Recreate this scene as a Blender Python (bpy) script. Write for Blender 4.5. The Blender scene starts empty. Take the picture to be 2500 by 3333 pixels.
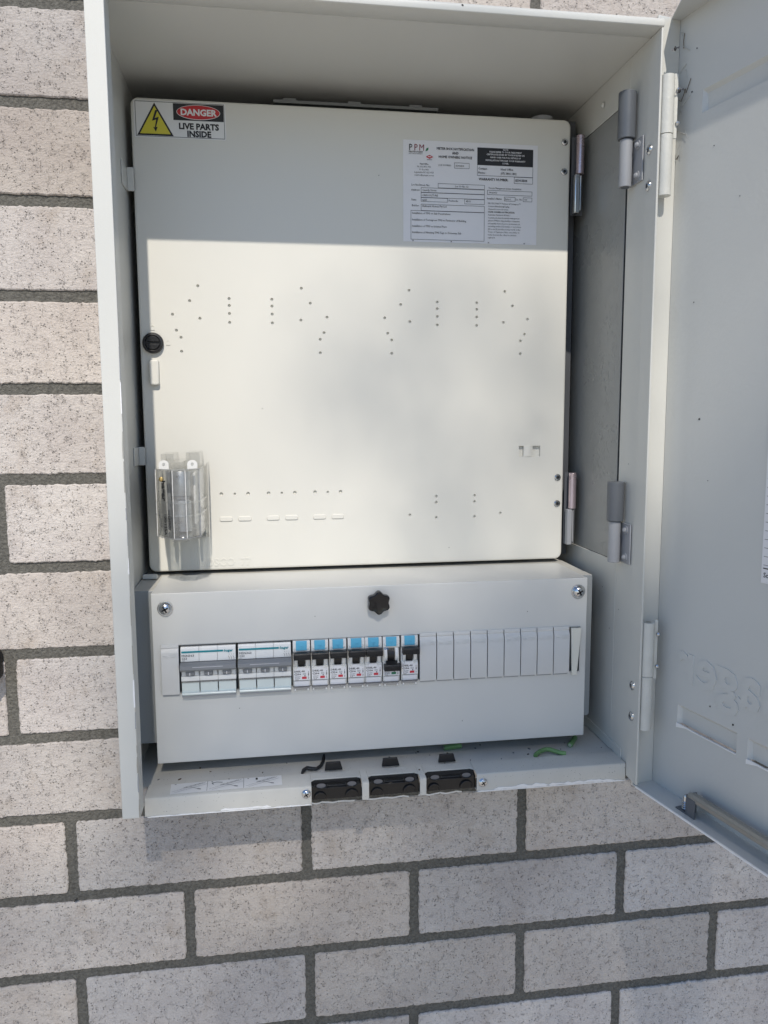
import bpy, bmesh, math, random
from mathutils import Matrix, Vector
random.seed(7)
sc = bpy.context.scene
COL = sc.collection

# ------------------------------------------------------------------ camera, sky, sun, exposure
cam = bpy.data.cameras.new('camera'); co = bpy.data.objects.new('camera', cam); COL.objects.link(co)
R = [[0.98880333, -0.14913498, -0.00517115], [-0.02288307, -0.11729485, -0.99283346], [0.14745965, 0.98183536, -0.1193942]]
m = Matrix(((R[0][0], -R[1][0], -R[2][0]), (R[0][1], -R[1][1], -R[2][1]), (R[0][2], -R[1][2], -R[2][2]))).to_4x4()
m.translation = Vector((0.20772499, -0.79153833, 0.40153276))
co.matrix_world = m
cam.sensor_fit = 'VERTICAL'; cam.sensor_height = 36; cam.sensor_width = 36
cam.lens = 36 * 2547.9 / 3333; cam.clip_start = .01; cam.clip_end = 400
sc.camera = co
SUN = Vector((-.03, -1, 1.0)).normalized()
w = bpy.data.worlds.new('World'); sc.world = w; w.use_nodes = True
nt = w.node_tree; bg = nt.nodes['Background']; sky = nt.nodes.new('ShaderNodeTexSky')
sky.sky_type = 'NISHITA'; sky.sun_disc = False
sky.sun_elevation = math.asin(SUN.z); sky.sun_rotation = math.pi - math.atan2(-.03, 1.0) * -1
sky.air_density = 1.0; sky.dust_density = 0.4; sky.ozone_density = 5.0
nt.links.new(sky.outputs[0], bg.inputs[0]); bg.inputs[1].default_value = 0.102
sl = bpy.data.lights.new('sun', 'SUN'); so = bpy.data.objects.new('sun', sl); COL.objects.link(so)
sl.energy = 2.55; sl.angle = math.radians(.7); sl.color = (1.0, .925, .82)
so.rotation_euler = SUN.to_track_quat('Z', 'Y').to_euler(); so.location = (-1, -6, 9)
sc.view_settings.view_transform = 'Standard'; sc.view_settings.look = 'None'
sc.view_settings.exposure = 0.55; sc.view_settings.gamma = 1; sc.view_settings.use_curve_mapping = False
sc.cycles.use_denoising = True
sc.cycles.max_bounces = 12; sc.cycles.transmission_bounces = 12; sc.cycles.transparent_max_bounces = 16
sc.cycles.caustics_refractive = False; sc.cycles.caustics_reflective = False

# ------------------------------------------------------------------ materials
def mat(name, col, rough=.5, metal=0, bump=None, var=0, vscale=20, spec=.5, coat=0, trans=0, ior=1.45, speck=None):
    M = bpy.data.materials.new(name); M.use_nodes = True; n = M.node_tree.nodes; l = M.node_tree.links
    b = n['Principled BSDF']; b.inputs['Base Color'].default_value = (*col, 1); b.inputs['Roughness'].default_value = rough
    b.inputs['Metallic'].default_value = metal; b.inputs['Specular IOR Level'].default_value = spec
    b.inputs['Coat Weight'].default_value = coat; b.inputs['IOR'].default_value = ior
    if trans: b.inputs['Transmission Weight'].default_value = trans
    tc = n.new('ShaderNodeTexCoord')
    last = None
    if var or speck:
        nz = n.new('ShaderNodeTexNoise'); nz.inputs['Scale'].default_value = vscale; nz.inputs['Detail'].default_value = 5
        l.new(tc.outputs['Object'], nz.inputs['Vector'])
        mr = n.new('ShaderNodeMapRange'); mr.inputs[1].default_value = .3; mr.inputs[2].default_value = .7
        mr.inputs[3].default_value = 1 - var; mr.inputs[4].default_value = 1 + var
        l.new(nz.outputs[0], mr.inputs[0])
        mx = n.new('ShaderNodeMix'); mx.data_type = 'RGBA'; mx.blend_type = 'MULTIPLY'; mx.inputs[0].default_value = 1
        mx.inputs[6].default_value = (*col, 1); l.new(mr.outputs[0], mx.inputs[7]); last = mx.outputs[2]
        r2 = n.new('ShaderNodeMapRange'); r2.inputs[1].default_value = .35; r2.inputs[2].default_value = .7
        r2.inputs[3].default_value = rough - .07; r2.inputs[4].default_value = rough + .09
        l.new(nz.outputs[0], r2.inputs[0]); l.new(r2.outputs[0], b.inputs['Roughness'])
    if speck:      # (scale, threshold, colour): grit and dust marks
        vz = n.new('ShaderNodeTexVoronoi'); vz.inputs['Scale'].default_value = speck[0]; l.new(tc.outputs['Object'], vz.inputs['Vector'])
        nz3 = n.new('ShaderNodeTexNoise'); nz3.inputs['Scale'].default_value = speck[0] * .12; l.new(tc.outputs['Object'], nz3.inputs['Vector'])
        ad = n.new('ShaderNodeMath'); ad.operation = 'MULTIPLY'; l.new(nz3.outputs[0], ad.inputs[0]); ad.inputs[1].default_value = speck[1] * 2
        lt = n.new('ShaderNodeMath'); lt.operation = 'LESS_THAN'; l.new(vz.outputs[0], lt.inputs[0]); l.new(ad.outputs[0], lt.inputs[1])
        mx2 = n.new('ShaderNodeMix'); mx2.data_type = 'RGBA'; l.new(lt.outputs[0], mx2.inputs[0]); l.new(last, mx2.inputs[6]); mx2.inputs[7].default_value = (*speck[2], 1)
        last = mx2.outputs[2]
    if last: l.new(last, b.inputs['Base Color'])
    if bump:
        nb = n.new('ShaderNodeTexNoise'); nb.inputs['Scale'].default_value = bump[0]; nb.inputs['Detail'].default_value = 3
        l.new(tc.outputs['Object'], nb.inputs['Vector'])
        bp = n.new('ShaderNodeBump'); bp.inputs['Strength'].default_value = bump[1]; bp.inputs['Distance'].default_value = bump[2]
        l.new(nb.outputs[0], bp.inputs['Height']); l.new(bp.outputs[0], b.inputs['Normal'])
    return M

M_STEEL = mat('powder_coated_steel', (.60, .60, .565), .42, bump=(900, .25, .0004), var=.02, vscale=9)
M_STEELD = mat('dusty_powder_coated_steel', (.56, .55, .51), .5, bump=(700, .3, .0004), var=.05, vscale=26, speck=(330, .085, (.10, .09, .08)))
M_COVER = mat('cover_powder_coat', (.60, .605, .59), .40, bump=(1200, .22, .0003), var=.015, vscale=8)
M_DOOR = mat('door_powder_coat', (.57, .58, .565), .42, bump=(240, .22, .0008), var=.02, vscale=6)
M_PANEL = mat('panel_plastic', (.665, .655, .605), .44, bump=(60, .08, .001), var=.012, vscale=7)
M_TRAY = mat('tray_steel', (.30, .32, .33), .5, bump=(700, .3, .0004), var=.04)
M_POST = mat('shaded_post', (.09, .095, .105), .5)  # colour darkened to carry the shade beside the meter panel
M_DARK = mat('cavity_shade', (.045, .047, .05), .7)
M_PLATE = mat('blistered_plate', (.29, .295, .285), .32, var=.012, vscale=14)
M_BLACK = mat('black_plastic', (.012, .012, .013), .38, bump=(500, .3, .0005))
M_BLACKG = mat('black_glossy_plastic', (.010, .010, .011), .16, bump=(90, .25, .001))
M_GREYP = mat('grey_toggle_plastic', (.215, .225, .24), .4)
M_WHITEP = mat('white_plastic', (.76, .76, .745), .38, bump=(600, .1, .0003), var=.01)
M_BLANK = mat('blanking_plastic', (.60, .605, .60), .42, bump=(500, .12, .0003), var=.015)
M_CREAMP = mat('cream_plastic', (.70, .69, .62), .42)
M_TEAL = mat('teal_print', (.0, .23, .28), .45)
M_BLUE = mat('light_blue_plastic', (.10, .42, .62), .4)
M_BLUEL = mat('blue_print', (.01, .17, .42), .45)
M_RED = mat('red_indicator', (.55, .03, .05), .4)
M_GREEN = mat('green_indicator', (.02, .20, .10), .4)
M_INK = mat('black_ink', (.018, .018, .02), .5)
M_INKG = mat('grey_ink', (.14, .14, .15), .5)
M_PAPER = mat('label_paper', (.75, .75, .77), .5, var=.01)
M_STICK = mat('sticker_white', (.74, .74, .73), .3)
M_YEL = mat('warning_yellow', (.62, .55, .045), .35)
M_REDS = mat('warning_red', (.50, .025, .03), .35)
M_MAROON = mat('maroon_print', (.22, .02, .04), .5)
M_LEAFP = mat('green_print', (.04, .20, .09), .5)
M_CHROME = mat('zinc_plated', (.62, .63, .64), .2, metal=1, bump=(250, .25, .0006))
M_ZINCP = mat('pink_zinc', (.52, .43, .46), .28, metal=.8, var=.12, vscale=60)
M_GREYH = mat('grey_hinge_paint', (.105, .115, .13), .35, bump=(500, .25, .0004), var=.04)
M_LGREYH = mat('light_grey_hinge_paint', (.31, .32, .34), .4, bump=(500, .25, .0004), var=.03)
M_HINGE = mat('cream_hinge_paint', (.60, .60, .56), .45, bump=(260, .5, .0008), var=.04, vscale=70, speck=(420, .05, (.2, .18, .15)))
M_CHIP = mat('bare_plaster_white', (.82, .82, .82), .6, bump=(300, .6, .001))
M_ALU = mat('dull_galvanised', (.36, .35, .32), .42, metal=.55, bump=(160, .25, .0006), var=.06, vscale=60)
M_FUSEM = mat('fuse_cap_metal', (.40, .42, .44), .34, metal=.7, bump=(160, .3, .001), var=.25, vscale=90)
M_WIRE = mat('green_yellow_sheath', (.15, .29, .11), .38, var=.35, vscale=60)
M_WIREC = mat('copper_end', (.45, .5, .4), .4, metal=.6)
M_WSPOT = mat('spider_web', (.5, .5, .48), .8)
M_BODY = mat('breaker_body', (.74, .735, .71), .42, bump=(500, .1, .0003))
M_TINTW = mat('pale_tinted_window', (.64, .71, .70), .18, coat=.6)
M_MORTAR = mat('dark_grey_mortar', (.122, .117, .103), .95, bump=(430, 1.0, .0024), var=.32, vscale=330, speck=(700, .10, (.26, .25, .22)))
M_GROUND = mat('paving', (.58, .52, .43), .9, bump=(40, .5, .01), var=.15, vscale=3)
M_LEAF = mat('leaf', (.05, .10, .025), .55)
M_BARK = mat('bark', (.12, .09, .06), .9, bump=(40, .8, .01), var=.2)

def acrylic():
    M = bpy.data.materials.new('clear_acrylic'); M.use_nodes = True; n = M.node_tree.nodes; l = M.node_tree.links
    n.remove(n['Principled BSDF']); out = n['Material Output']
    tr = n.new('ShaderNodeBsdfTransparent'); tr.inputs[0].default_value = (.955, .96, .96, 1)
    gl = n.new('ShaderNodeBsdfGlossy'); gl.inputs['Roughness'].default_value = .03; gl.inputs[0].default_value = (.95, .95, .95, 1)
    lw = n.new('ShaderNodeLayerWeight'); lw.inputs[0].default_value = .5
    pw = n.new('ShaderNodeMath'); pw.operation = 'POWER'; pw.inputs[1].default_value = 3.5; l.new(lw.outputs['Facing'], pw.inputs[0])
    fr = n.new('ShaderNodeMath'); fr.operation = 'MULTIPLY_ADD'; fr.inputs[1].default_value = .85; fr.inputs[2].default_value = .07; l.new(pw.outputs[0], fr.inputs[0])
    df = n.new('ShaderNodeBsdfDiffuse'); df.inputs[0].default_value = (.75, .75, .75, 1)
    m1 = n.new('ShaderNodeMixShader'); m1.inputs[0].default_value = .03; l.new(tr.outputs[0], m1.inputs[1]); l.new(df.outputs[0], m1.inputs[2])
    m2 = n.new('ShaderNodeMixShader'); l.new(fr.outputs[0], m2.inputs[0]); l.new(m1.outputs[0], m2.inputs[1]); l.new(gl.outputs[0], m2.inputs[2])
    l.new(m2.outputs[0], out.inputs[0]); return M
M_CLEAR = acrylic()

def blister(M):   # uneven paint blisters on the plate
    n = M.node_tree.nodes; l = M.node_tree.links; tc = n.new('ShaderNodeTexCoord'); mp = n.new('ShaderNodeMapping')
    mp.inputs['Scale'].default_value = (1, 1, .45); l.new(tc.outputs['Object'], mp.inputs['Vector'])
    v = n.new('ShaderNodeTexVoronoi'); v.inputs['Scale'].default_value = 330; l.new(mp.outputs[0], v.inputs['Vector'])
    nz = n.new('ShaderNodeTexNoise'); nz.inputs['Scale'].default_value = 34; l.new(tc.outputs['Object'], nz.inputs['Vector'])
    mr = n.new('ShaderNodeMapRange'); mr.inputs[1].default_value = .42; mr.inputs[2].default_value = .55; l.new(nz.outputs[0], mr.inputs[0])
    r = n.new('ShaderNodeMapRange'); r.inputs[1].default_value = 0; r.inputs[2].default_value = .38; r.inputs[3].default_value = 1; r.inputs[4].default_value = 0
    l.new(v.outputs[0], r.inputs[0]); mu = n.new('ShaderNodeMath'); mu.operation = 'MULTIPLY'; l.new(mr.outputs[0], mu.inputs[0]); l.new(r.outputs[0], mu.inputs[1])
    b = n.new('ShaderNodeBump'); b.inputs['Strength'].default_value = .6; b.inputs['Distance'].default_value = .0006
    l.new(mu.outputs[0], b.inputs['Height']); l.new(b.outputs[0], n['Principled BSDF'].inputs['Normal'])
blister(M_PLATE)

def brick_mat():
    M = bpy.data.materials.new('wire_cut_brick'); M.use_nodes = True; n = M.node_tree.nodes; l = M.node_tree.links
    b = n['Principled BSDF']; b.inputs['Roughness'].default_value = .9; b.inputs['Specular IOR Level'].default_value = .25
    tc = n.new('ShaderNodeTexCoord'); at = n.new('ShaderNodeAttribute'); at.attribute_name = 'tone'
    def noise(s, d=4, r=.55, sc3=None, dist=0):
        x = n.new('ShaderNodeTexNoise'); x.inputs['Scale'].default_value = s; x.inputs['Detail'].default_value = d; x.inputs['Roughness'].default_value = r
        x.inputs['Distortion'].default_value = dist
        if sc3:
            mp = n.new('ShaderNodeMapping'); mp.inputs['Scale'].default_value = sc3; l.new(tc.outputs['Object'], mp.inputs['Vector']); l.new(mp.outputs[0], x.inputs['Vector'])
        else: l.new(tc.outputs['Object'], x.inputs['Vector'])
        return x.outputs[0]
    def rng(s, a, b_, c=0, d=1):
        x = n.new('ShaderNodeMapRange'); x.inputs[1].default_value = a; x.inputs[2].default_value = b_; x.inputs[3].default_value = c; x.inputs[4].default_value = d
        l.new(s, x.inputs[0]); return x.outputs[0]
    def math_(op, a, b_):
        x = n.new('ShaderNodeMath'); x.operation = op
        for i, v in ((0, a), (1, b_)):
            if isinstance(v, (int, float)): x.inputs[i].default_value = v
            else: l.new(v, x.inputs[i])
        return x.outputs[0]
    big = noise(9, 3); mid = noise(70, 4); fine = noise(520, 4, .7)
    # drag tears: a thin band of a warped noise, only in patches
    t1 = noise(270, 3, .6, (1, 1, 1.25), 1.2); ridge = math_('ABSOLUTE', math_('SUBTRACT', t1, .5), 0)
    line = rng(ridge, .0, .022, 1, 0)
    patch = rng(noise(120, 3, .7), .53, .60)
    tears = math_('MULTIPLY', line, patch)
    vz = n.new('ShaderNodeTexVoronoi'); vz.inputs['Scale'].default_value = 330; vz.inputs['Randomness'].default_value = 1; l.new(tc.outputs['Object'], vz.inputs['Vector'])
    pit = math_('MULTIPLY', rng(vz.outputs[0], .14, .26, 1, 0), rng(noise(120, 2), .44, .54))
    t2 = noise(430, 2, .5, (1.5, 1, .42), .4); drag = math_('MULTIPLY', rng(math_('ABSOLUTE', math_('SUBTRACT', t2, .42), 0), 0, .022, 1, 0), rng(noise(100, 3, .7), .55, .61))
    holes = math_('MAXIMUM', math_('MAXIMUM', math_('MULTIPLY', tears, .42), pit), math_('MULTIPLY', drag, .7))
    cr = n.new('ShaderNodeValToRGB'); cr.color_ramp.elements[0].color = (.505, .455, .422, 1); cr.color_ramp.elements[0].position = .36
    cr.color_ramp.elements[1].color = (.63, .582, .538, 1); cr.color_ramp.elements[1].position = .66
    l.new(math_('ADD', math_('MULTIPLY', big, .7), math_('MULTIPLY', mid, .3)), cr.inputs[0])
    mx = n.new('ShaderNodeMix'); mx.data_type = 'RGBA'; mx.blend_type = 'MULTIPLY'; mx.inputs[0].default_value = 1
    l.new(cr.outputs[0], mx.inputs[6]); l.new(at.outputs['Color'], mx.inputs[7])
    mf = n.new('ShaderNodeMix'); mf.data_type = 'RGBA'; mf.blend_type = 'MULTIPLY'; mf.inputs[0].default_value = 1
    l.new(mx.outputs[2], mf.inputs[6]); l.new(rng(fine, .3, .7, .90, 1.08), mf.inputs[7])
    st = n.new('ShaderNodeMix'); st.data_type = 'RGBA'; l.new(math_('MULTIPLY', rng(noise(26, 5, .65), .55, .72), .42), st.inputs[0]); l.new(mf.outputs[2], st.inputs[6]); st.inputs[7].default_value = (.37, .30, .235, 1)
    m3 = n.new('ShaderNodeMix'); m3.data_type = 'RGBA'; l.new(math_('MULTIPLY', holes, .58), m3.inputs[0]); l.new(st.outputs[2], m3.inputs[6]); m3.inputs[7].default_value = (.07, .063, .06, 1)
    l.new(m3.outputs[2], b.inputs['Base Color'])
    h = math_('ADD', math_('ADD', math_('MULTIPLY', mid, .55), math_('MULTIPLY', noise(300, 5, .7, (.8, 1, 1.4), .8), 1.25)), math_('MULTIPLY', holes, -1.0))
    bp = n.new('ShaderNodeBump'); bp.inputs['Strength'].default_value = .85; bp.inputs['Distance'].default_value = .0015
    l.new(h, bp.inputs['Height']); l.new(bp.outputs[0], b.inputs['Normal'])
    return M
M_BRICK = brick_mat()

# ------------------------------------------------------------------ mesh builder
class MB:
    def __init__(s): s.v = []; s.f = []; s.mi = []; s.mats = []
    def _m(s, m):
        if m not in s.mats: s.mats.append(m)
        return s.mats.index(m)
    def add(s, vs, fs, m):
        o = len(s.v); s.v += [tuple(v) for v in vs]; i = s._m(m)
        for f in fs: s.f.append([o + k for k in f]); s.mi.append(i)
        return s
    def box(s, x0, x1, y0, y1, z0, z1, m):
        return s.add([(x, y, z) for z in (z0, z1) for y in (y0, y1) for x in (x0, x1)],
                     [(0, 2, 3, 1), (4, 5, 7, 6), (0, 1, 5, 4), (2, 6, 7, 3), (0, 4, 6, 2), (1, 3, 7, 5)], m)
    def prism(s, poly, a, b, axis, m):
        # poly in the two remaining axes order: axis x -> (y,z); y -> (x,z); z -> (x,y)
        def P(p, t):
            return {'x': (t, p[0], p[1]), 'y': (p[0], t, p[1]), 'z': (p[0], p[1], t)}[axis]
        n = len(poly)
        area = sum(poly[i][0] * poly[(i + 1) % n][1] - poly[(i + 1) % n][0] * poly[i][1] for i in range(n))
        flip = (area < 0) ^ (axis == 'y')
        pl = poly[::-1] if flip else poly
        if b < a: a, b = b, a
        vs = [P(p, a) for p in pl] + [P(p, b) for p in pl]
        fs = [tuple(range(n))[::-1], tuple(range(n, 2 * n))] + [(i, (i + 1) % n, (i + 1) % n + n, i + n) for i in range(n)]
        return s.add(vs, fs, m)
    def rplate(s, x0, x1, y0, y1, z0, z1, r, m, k=5):
        return s.prism(rrect(x0, x1, z0, z1, r, k), y0, y1, 'y', m)
    def cyl(s, c, axis, r, h, m, n=24, r2=None, arc=None):
        r2 = r if r2 is None else r2; c = Vector(c)
        ax = {'x': 0, 'y': 1, 'z': 2}[axis]; o = [(1, 2), (2, 0), (0, 1)][ax]
        vs = []
        for t, rr in ((0, r), (h, r2)):
            for i in range(n):
                a = 2 * math.pi * i / n; q = [c.x, c.y, c.z]; q[ax] += t; q[o[0]] += rr * math.cos(a); q[o[1]] += rr * math.sin(a); vs.append(q)
        fs = [(i, (i + 1) % n, (i + 1) % n + n, i + n) for i in range(n)] + [tuple(range(n))[::-1], tuple(range(n, 2 * n))]
        return s.add(vs, fs, m)
    def lathe(s, c, prof, m, n=24, axis='-y'):
        # prof: list of (radius, height) ; height grows along the axis
        vs = []; c = Vector(c)
        for r, h in prof:
            for i in range(n):
                a = 2 * math.pi * i / n; u, v = r * math.cos(a), r * math.sin(a)
                q = {'-y': (c.x + u, c.y - h, c.z + v), 'z': (c.x + u, c.y + v, c.z + h), '-x': (c.x - h, c.y + u, c.z + v), 'y': (c.x + u, c.y + h, c.z - v)}[axis]
                vs.append(q)
        k = len(prof); fs = []
        for j in range(k - 1):
            for i in range(n):
                a, b = j * n + i, j * n + (i + 1) % n; f = (a, b, b + n, a + n)
                fs.append(f)
        fs.append(tuple(range((k - 1) * n, k * n))); fs.append(tuple(range(n))[::-1])
        if axis == '-x': fs = [f[::-1] for f in fs]
        return s.add(vs, fs, m)
    def tube(s, pts, r, m, n=10):
        pts = [Vector(p) for p in pts]; vs = []
        for i, p in enumerate(pts):
            t = (pts[min(i + 1, len(pts) - 1)] - pts[max(i - 1, 0)]).normalized()
            u = t.cross(Vector((0, 0, 1)));
            if u.length < 1e-4: u = t.cross(Vector((1, 0, 0)))
            u.normalize(); v = t.cross(u)
            for k in range(n):
                a = 2 * math.pi * k / n; rr = r[i] if isinstance(r, (list, tuple)) else r
                vs.append(p + (u * math.cos(a) + v * math.sin(a)) * rr)
        fs = [(i * n + k, i * n + (k + 1) % n, (i + 1) * n + (k + 1) % n, (i + 1) * n + k) for i in range(len(pts) - 1) for k in range(n)]
        fs += [tuple(range(n))[::-1], tuple(range((len(pts) - 1) * n, len(pts) * n))]
        return s.add(vs, fs, m)
    def text(s, txt, x, z, y, size, m, align='LEFT', rot=0, sx=1, bold=0, M4=None, depth=0.0, mirror=False):
        # letters of cap height ~ size standing in the x-z plane and facing -y
        c = bpy.data.curves.new('t', 'FONT'); c.body = txt; c.size = size / .70; c.align_x = align; c.resolution_u = 2 if size > .003 else 1
        c.offset = bold * size; c.extrude = depth; c.fill_mode = 'BOTH' if depth else 'FRONT'
        o = bpy.data.objects.new('t', c); COL.objects.link(o)
        me = bpy.data.meshes.new_from_object(o.evaluated_get(bpy.context.evaluated_depsgraph_get()))
        bpy.data.objects.remove(o); bpy.data.curves.remove(c)
        ca, sa = math.cos(rot), math.sin(rot); vs = []
        for v in me.vertices:
            a, b = v.co.x * sx, v.co.y
            if mirror: a = -a
            q = Vector((x + a * ca - b * sa, y - v.co.z, z + a * sa + b * ca))
            if M4 is not None: q = M4 @ q
            vs.append(q)
        fs = [tuple(p.vertices)[::-1] if mirror else tuple(p.vertices) for p in me.polygons]
        bpy.data.meshes.remove(me)
        return s.add(vs, fs, m)
    def build(s, name, parent=None, bevel=0, smooth=True, seg=2, origin=None, tagd=None):
        me = bpy.data.meshes.new(name); org = Vector((0, 0, 0))
        if parent is None:
            if origin is None:
                xs, ys, zs = zip(*s.v); origin = ((min(xs) + max(xs)) / 2, (min(ys) + max(ys)) / 2, min(zs))
            org = Vector(origin)
        elif 'local' not in parent: org = parent_org(parent)
        me.from_pydata([tuple(Vector(v) - org) for v in s.v], [], s.f)
        for m_ in s.mats: me.materials.append(m_)
        me.polygons.foreach_set('material_index', s.mi)
        me.update()
        o = bpy.data.objects.new(name, me); COL.objects.link(o)
        if parent is None: o.location = org
        else: o.parent = parent
        if smooth:
            me.polygons.foreach_set('use_smooth', [True] * len(me.polygons))
            try: me.set_sharp_from_angle(angle=math.radians(32))
            except Exception: pass
        if bevel:
            b = o.modifiers.new('bevel', 'BEVEL'); b.width = bevel; b.segments = seg; b.limit_method = 'ANGLE'; b.angle_limit = math.radians(35)
            b.harden_normals = False
        return o
def parent_org(p):
    q = Vector((0, 0, 0))
    while p is not None:
        q += p.location; p = p.parent
    return q
def rrect(x0, x1, z0, z1, r, k=5):
    P = []
    for cx, cz, a0 in ((x1 - r, z1 - r, 0), (x0 + r, z1 - r, 90), (x0 + r, z0 + r, 180), (x1 - r, z0 + r, 270)):
        for i in range(k + 1):
            a = math.radians(a0 + 90 * i / k); P.append((cx + r * math.cos(a), cz + r * math.sin(a)))
    return P
def tag(o, label, cat, group=None):
    o['label'] = label; o['category'] = cat
    if group: o['group'] = group
    return o
def thing(name, label, cat, loc, group=None):
    o = bpy.data.objects.new(name, None); COL.objects.link(o); o.location = loc; o.empty_display_size = .02
    return tag(o, label, cat, group)
def copy_tree(o, parent=None):
    c = o.copy(); COL.objects.link(c)
    if parent is not None: c.parent = parent
    for ch in [x for x in sc.objects if x.parent == o]:
        copy_tree(ch, c)
    return c

# ------------------------------------------------------------------ ground
g = MB(); g.add([(-60, -60, -1.15), (60, -60, -1.15), (60, 60, -1.15), (-60, 60, -1.15)], [(0, 1, 2, 3)], M_GROUND)
go = g.build('ground', smooth=False); go['kind'] = 'structure'; go['label'] = 'pale paving at the foot of the brick wall'

# ------------------------------------------------------------------ brick wall with an opening for the box
OX0, OX1, OZ0, OZ1 = .0715, .5655, .0400, .7525
wall = thing('brick_wall', 'light pinkish grey textured brick wall with dark recessed mortar', 'wall', (.3, 0, -1.15))
JT = .0053
ZJ = {1: .0855, 0: 0.0, -1: -.0865, -2: -.1730, -3: -.2590}
def zj(k): return ZJ.get(k, k * .0861)
PERP = {(0): [.0022, .2415, .4799, .72], (-1): [.1173, .358, .5990, .8385], (-2): [.0043, .2425, .4806, .7170], (-3): [.1180, .3579, .5978, .837]}
bm = MB(); bm._m(M_BRICK); tones = []
rb = random.Random(3)
def outline(x0, x1, z0, z1):
    P = []; n_x = max(2, int((x1 - x0) / .0026)); n_z = max(2, int((z1 - z0) / .0026))
    ph = [rb.uniform(0, 6.28) for _ in range(4)]
    def j(t, k): return .00022 * math.sin(t * 95 + ph[k]) + .00018 * math.sin(t * 310 + ph[(k + 1) % 4] * 2) + rb.gauss(0, .00034)
    for i in range(n_x): t = i / n_x; P.append((x0 + (x1 - x0) * t, z0 + j(t * (x1 - x0), 0)))
    for i in range(n_z): t = i / n_z; P.append((x1 + j(t * (z1 - z0), 1), z0 + (z1 - z0) * t))
    for i in range(n_x): t = i / n_x; P.append((x1 - (x1 - x0) * t, z1 + j(t * (x1 - x0), 2)))
    for i in range(n_z): t = i / n_z; P.append((x0 + j(t * (z1 - z0), 3), z1 - (z1 - z0) * t))
    # soften the corners
    out = []
    for x, z in P:
        for cx, cz in ((x0, z0), (x1, z0), (x0, z1), (x1, z1)):
            d = math.hypot(x - cx, z - cz)
            if d < .0028:
                mx_, mz_ = (x0 + x1) / 2, (z0 + z1) / 2
                x += math.copysign(.0009 * (1 - d / .0028), mx_ - x); z += math.copysign(.0009 * (1 - d / .0028), mz_ - z)
        out.append((x, z))
    return out
def brick(x0, x1, z0, z1, tone, yj):
    if x1 - x0 < .012 or z1 - z0 < .006: return
    O = outline(x0, x1, z0, z1); n = len(O); cx, cz = (x0 + x1) / 2, (z0 + z1) / 2
    hw, hh = (x1 - x0) / 2, (z1 - z0) / 2
    def ins(p, d): return (cx + (p[0] - cx) * (1 - d / hw), cz + (p[1] - cz) * (1 - d / hh))
    r0 = [(*ins(p, .0011),) for p in O]; r1 = O
    vs = [(p[0], yj, p[1]) for p in r0] + [(p[0], yj + .0010, p[1]) for p in r1] + [(p[0], .02, p[1]) for p in r1]
    fs = [tuple(range(n))]
    for a, b in ((0, n), (n, 2 * n)):
        fs += [(a + i, b + i, b + (i + 1) % n, a + (i + 1) % n) for i in range(n)]
    k0 = len(bm.v); bm.add(vs, fs, M_BRICK); tones.extend([tone] * len(vs))
for k in range(-13, 28):
    z0, z1 = zj(k - 1) + JT, zj(k) - JT          # row k lies under joint k
    if k in PERP: xs = PERP[k]; st = xs[0] - .24 * 8; X = [st + .24 * i for i in range(8)] + xs + [xs[-1] + .24 * i for i in range(1, 8)]
    elif k <= 0: o_ = .0 if k % 2 == 0 else .118; X = [o_ + .24 * i for i in range(-8, 10)]
    elif k == 1: X = [.117 + .24 * i for i in range(-8, 10)]
    else: o_ = -.0455 if k % 2 == 0 else .0745; X = [o_ + .24 * i for i in range(-8, 10)]
    if k == 10: X = [.4803 + .24 * i for i in range(-9, 8)]
    for a, b in zip(X[:-1], X[1:]):
        x0, x1 = a + JT, b - JT; tn = rb.uniform(.86, 1.07); h_ = rb.uniform(-1, 1); t = (tn * (1 + .018 * h_), tn * (1 - .004 * h_), tn * (1 - .035 * h_), 1); yj = rb.uniform(-.0005, .0006)
        if x1 <= OX0 or x0 >= OX1 or z1 <= OZ0 or z0 >= OZ1: brick(x0, x1, z0, z1, t, yj); continue
        if x0 < OX0: brick(x0, OX0, z0, z1, t, yj)
        if x1 > OX1: brick(OX1, x1, z0, z1, t, yj)
        xa, xb = max(x0, OX0), min(x1, OX1)
        if z0 < OZ0: brick(xa, xb, z0, OZ0, t, yj)
        if z1 > OZ1: brick(xa, xb, OZ1, z1, t, yj)
wb = bm.build('bricks', wall, smooth=False)
ca = wb.data.color_attributes.new('tone', 'FLOAT_COLOR', 'POINT')
for i, t in enumerate(tones): ca.data[i].color = t
mo = MB(); MY = .0022
for x0, x1, z0, z1 in ((-2, OX0, -1.15, 2.4), (OX1, 2.6, -1.15, 2.4), (OX0, OX1, -1.15, OZ0), (OX0, OX1, OZ1, 2.4)):
    mo.box(x0, x1, MY, .11, z0, z1, M_MORTAR)
mo.build('mortar', wall, smooth=False)
# small fitting at the far left, a shadow built into its black shape
ft = thing('wall_fitting', 'black rounded plastic fitting with a shadow built into its shape, on the brickwork at the left edge', 'wall fitting', (-.075, 0, .150))
f_ = MB(); f_.prism(rrect(-.10, -.0515, .1485, .182, .008), -.022, .001, 'y', M_BLACK); f_.build('housing', ft, bevel=.002)
f_ = MB(); f_.box(-.095, -.056, -.0245, -.022, .150, .166, M_GREYP); f_.build('cover_plate', ft, bevel=.0008)

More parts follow.
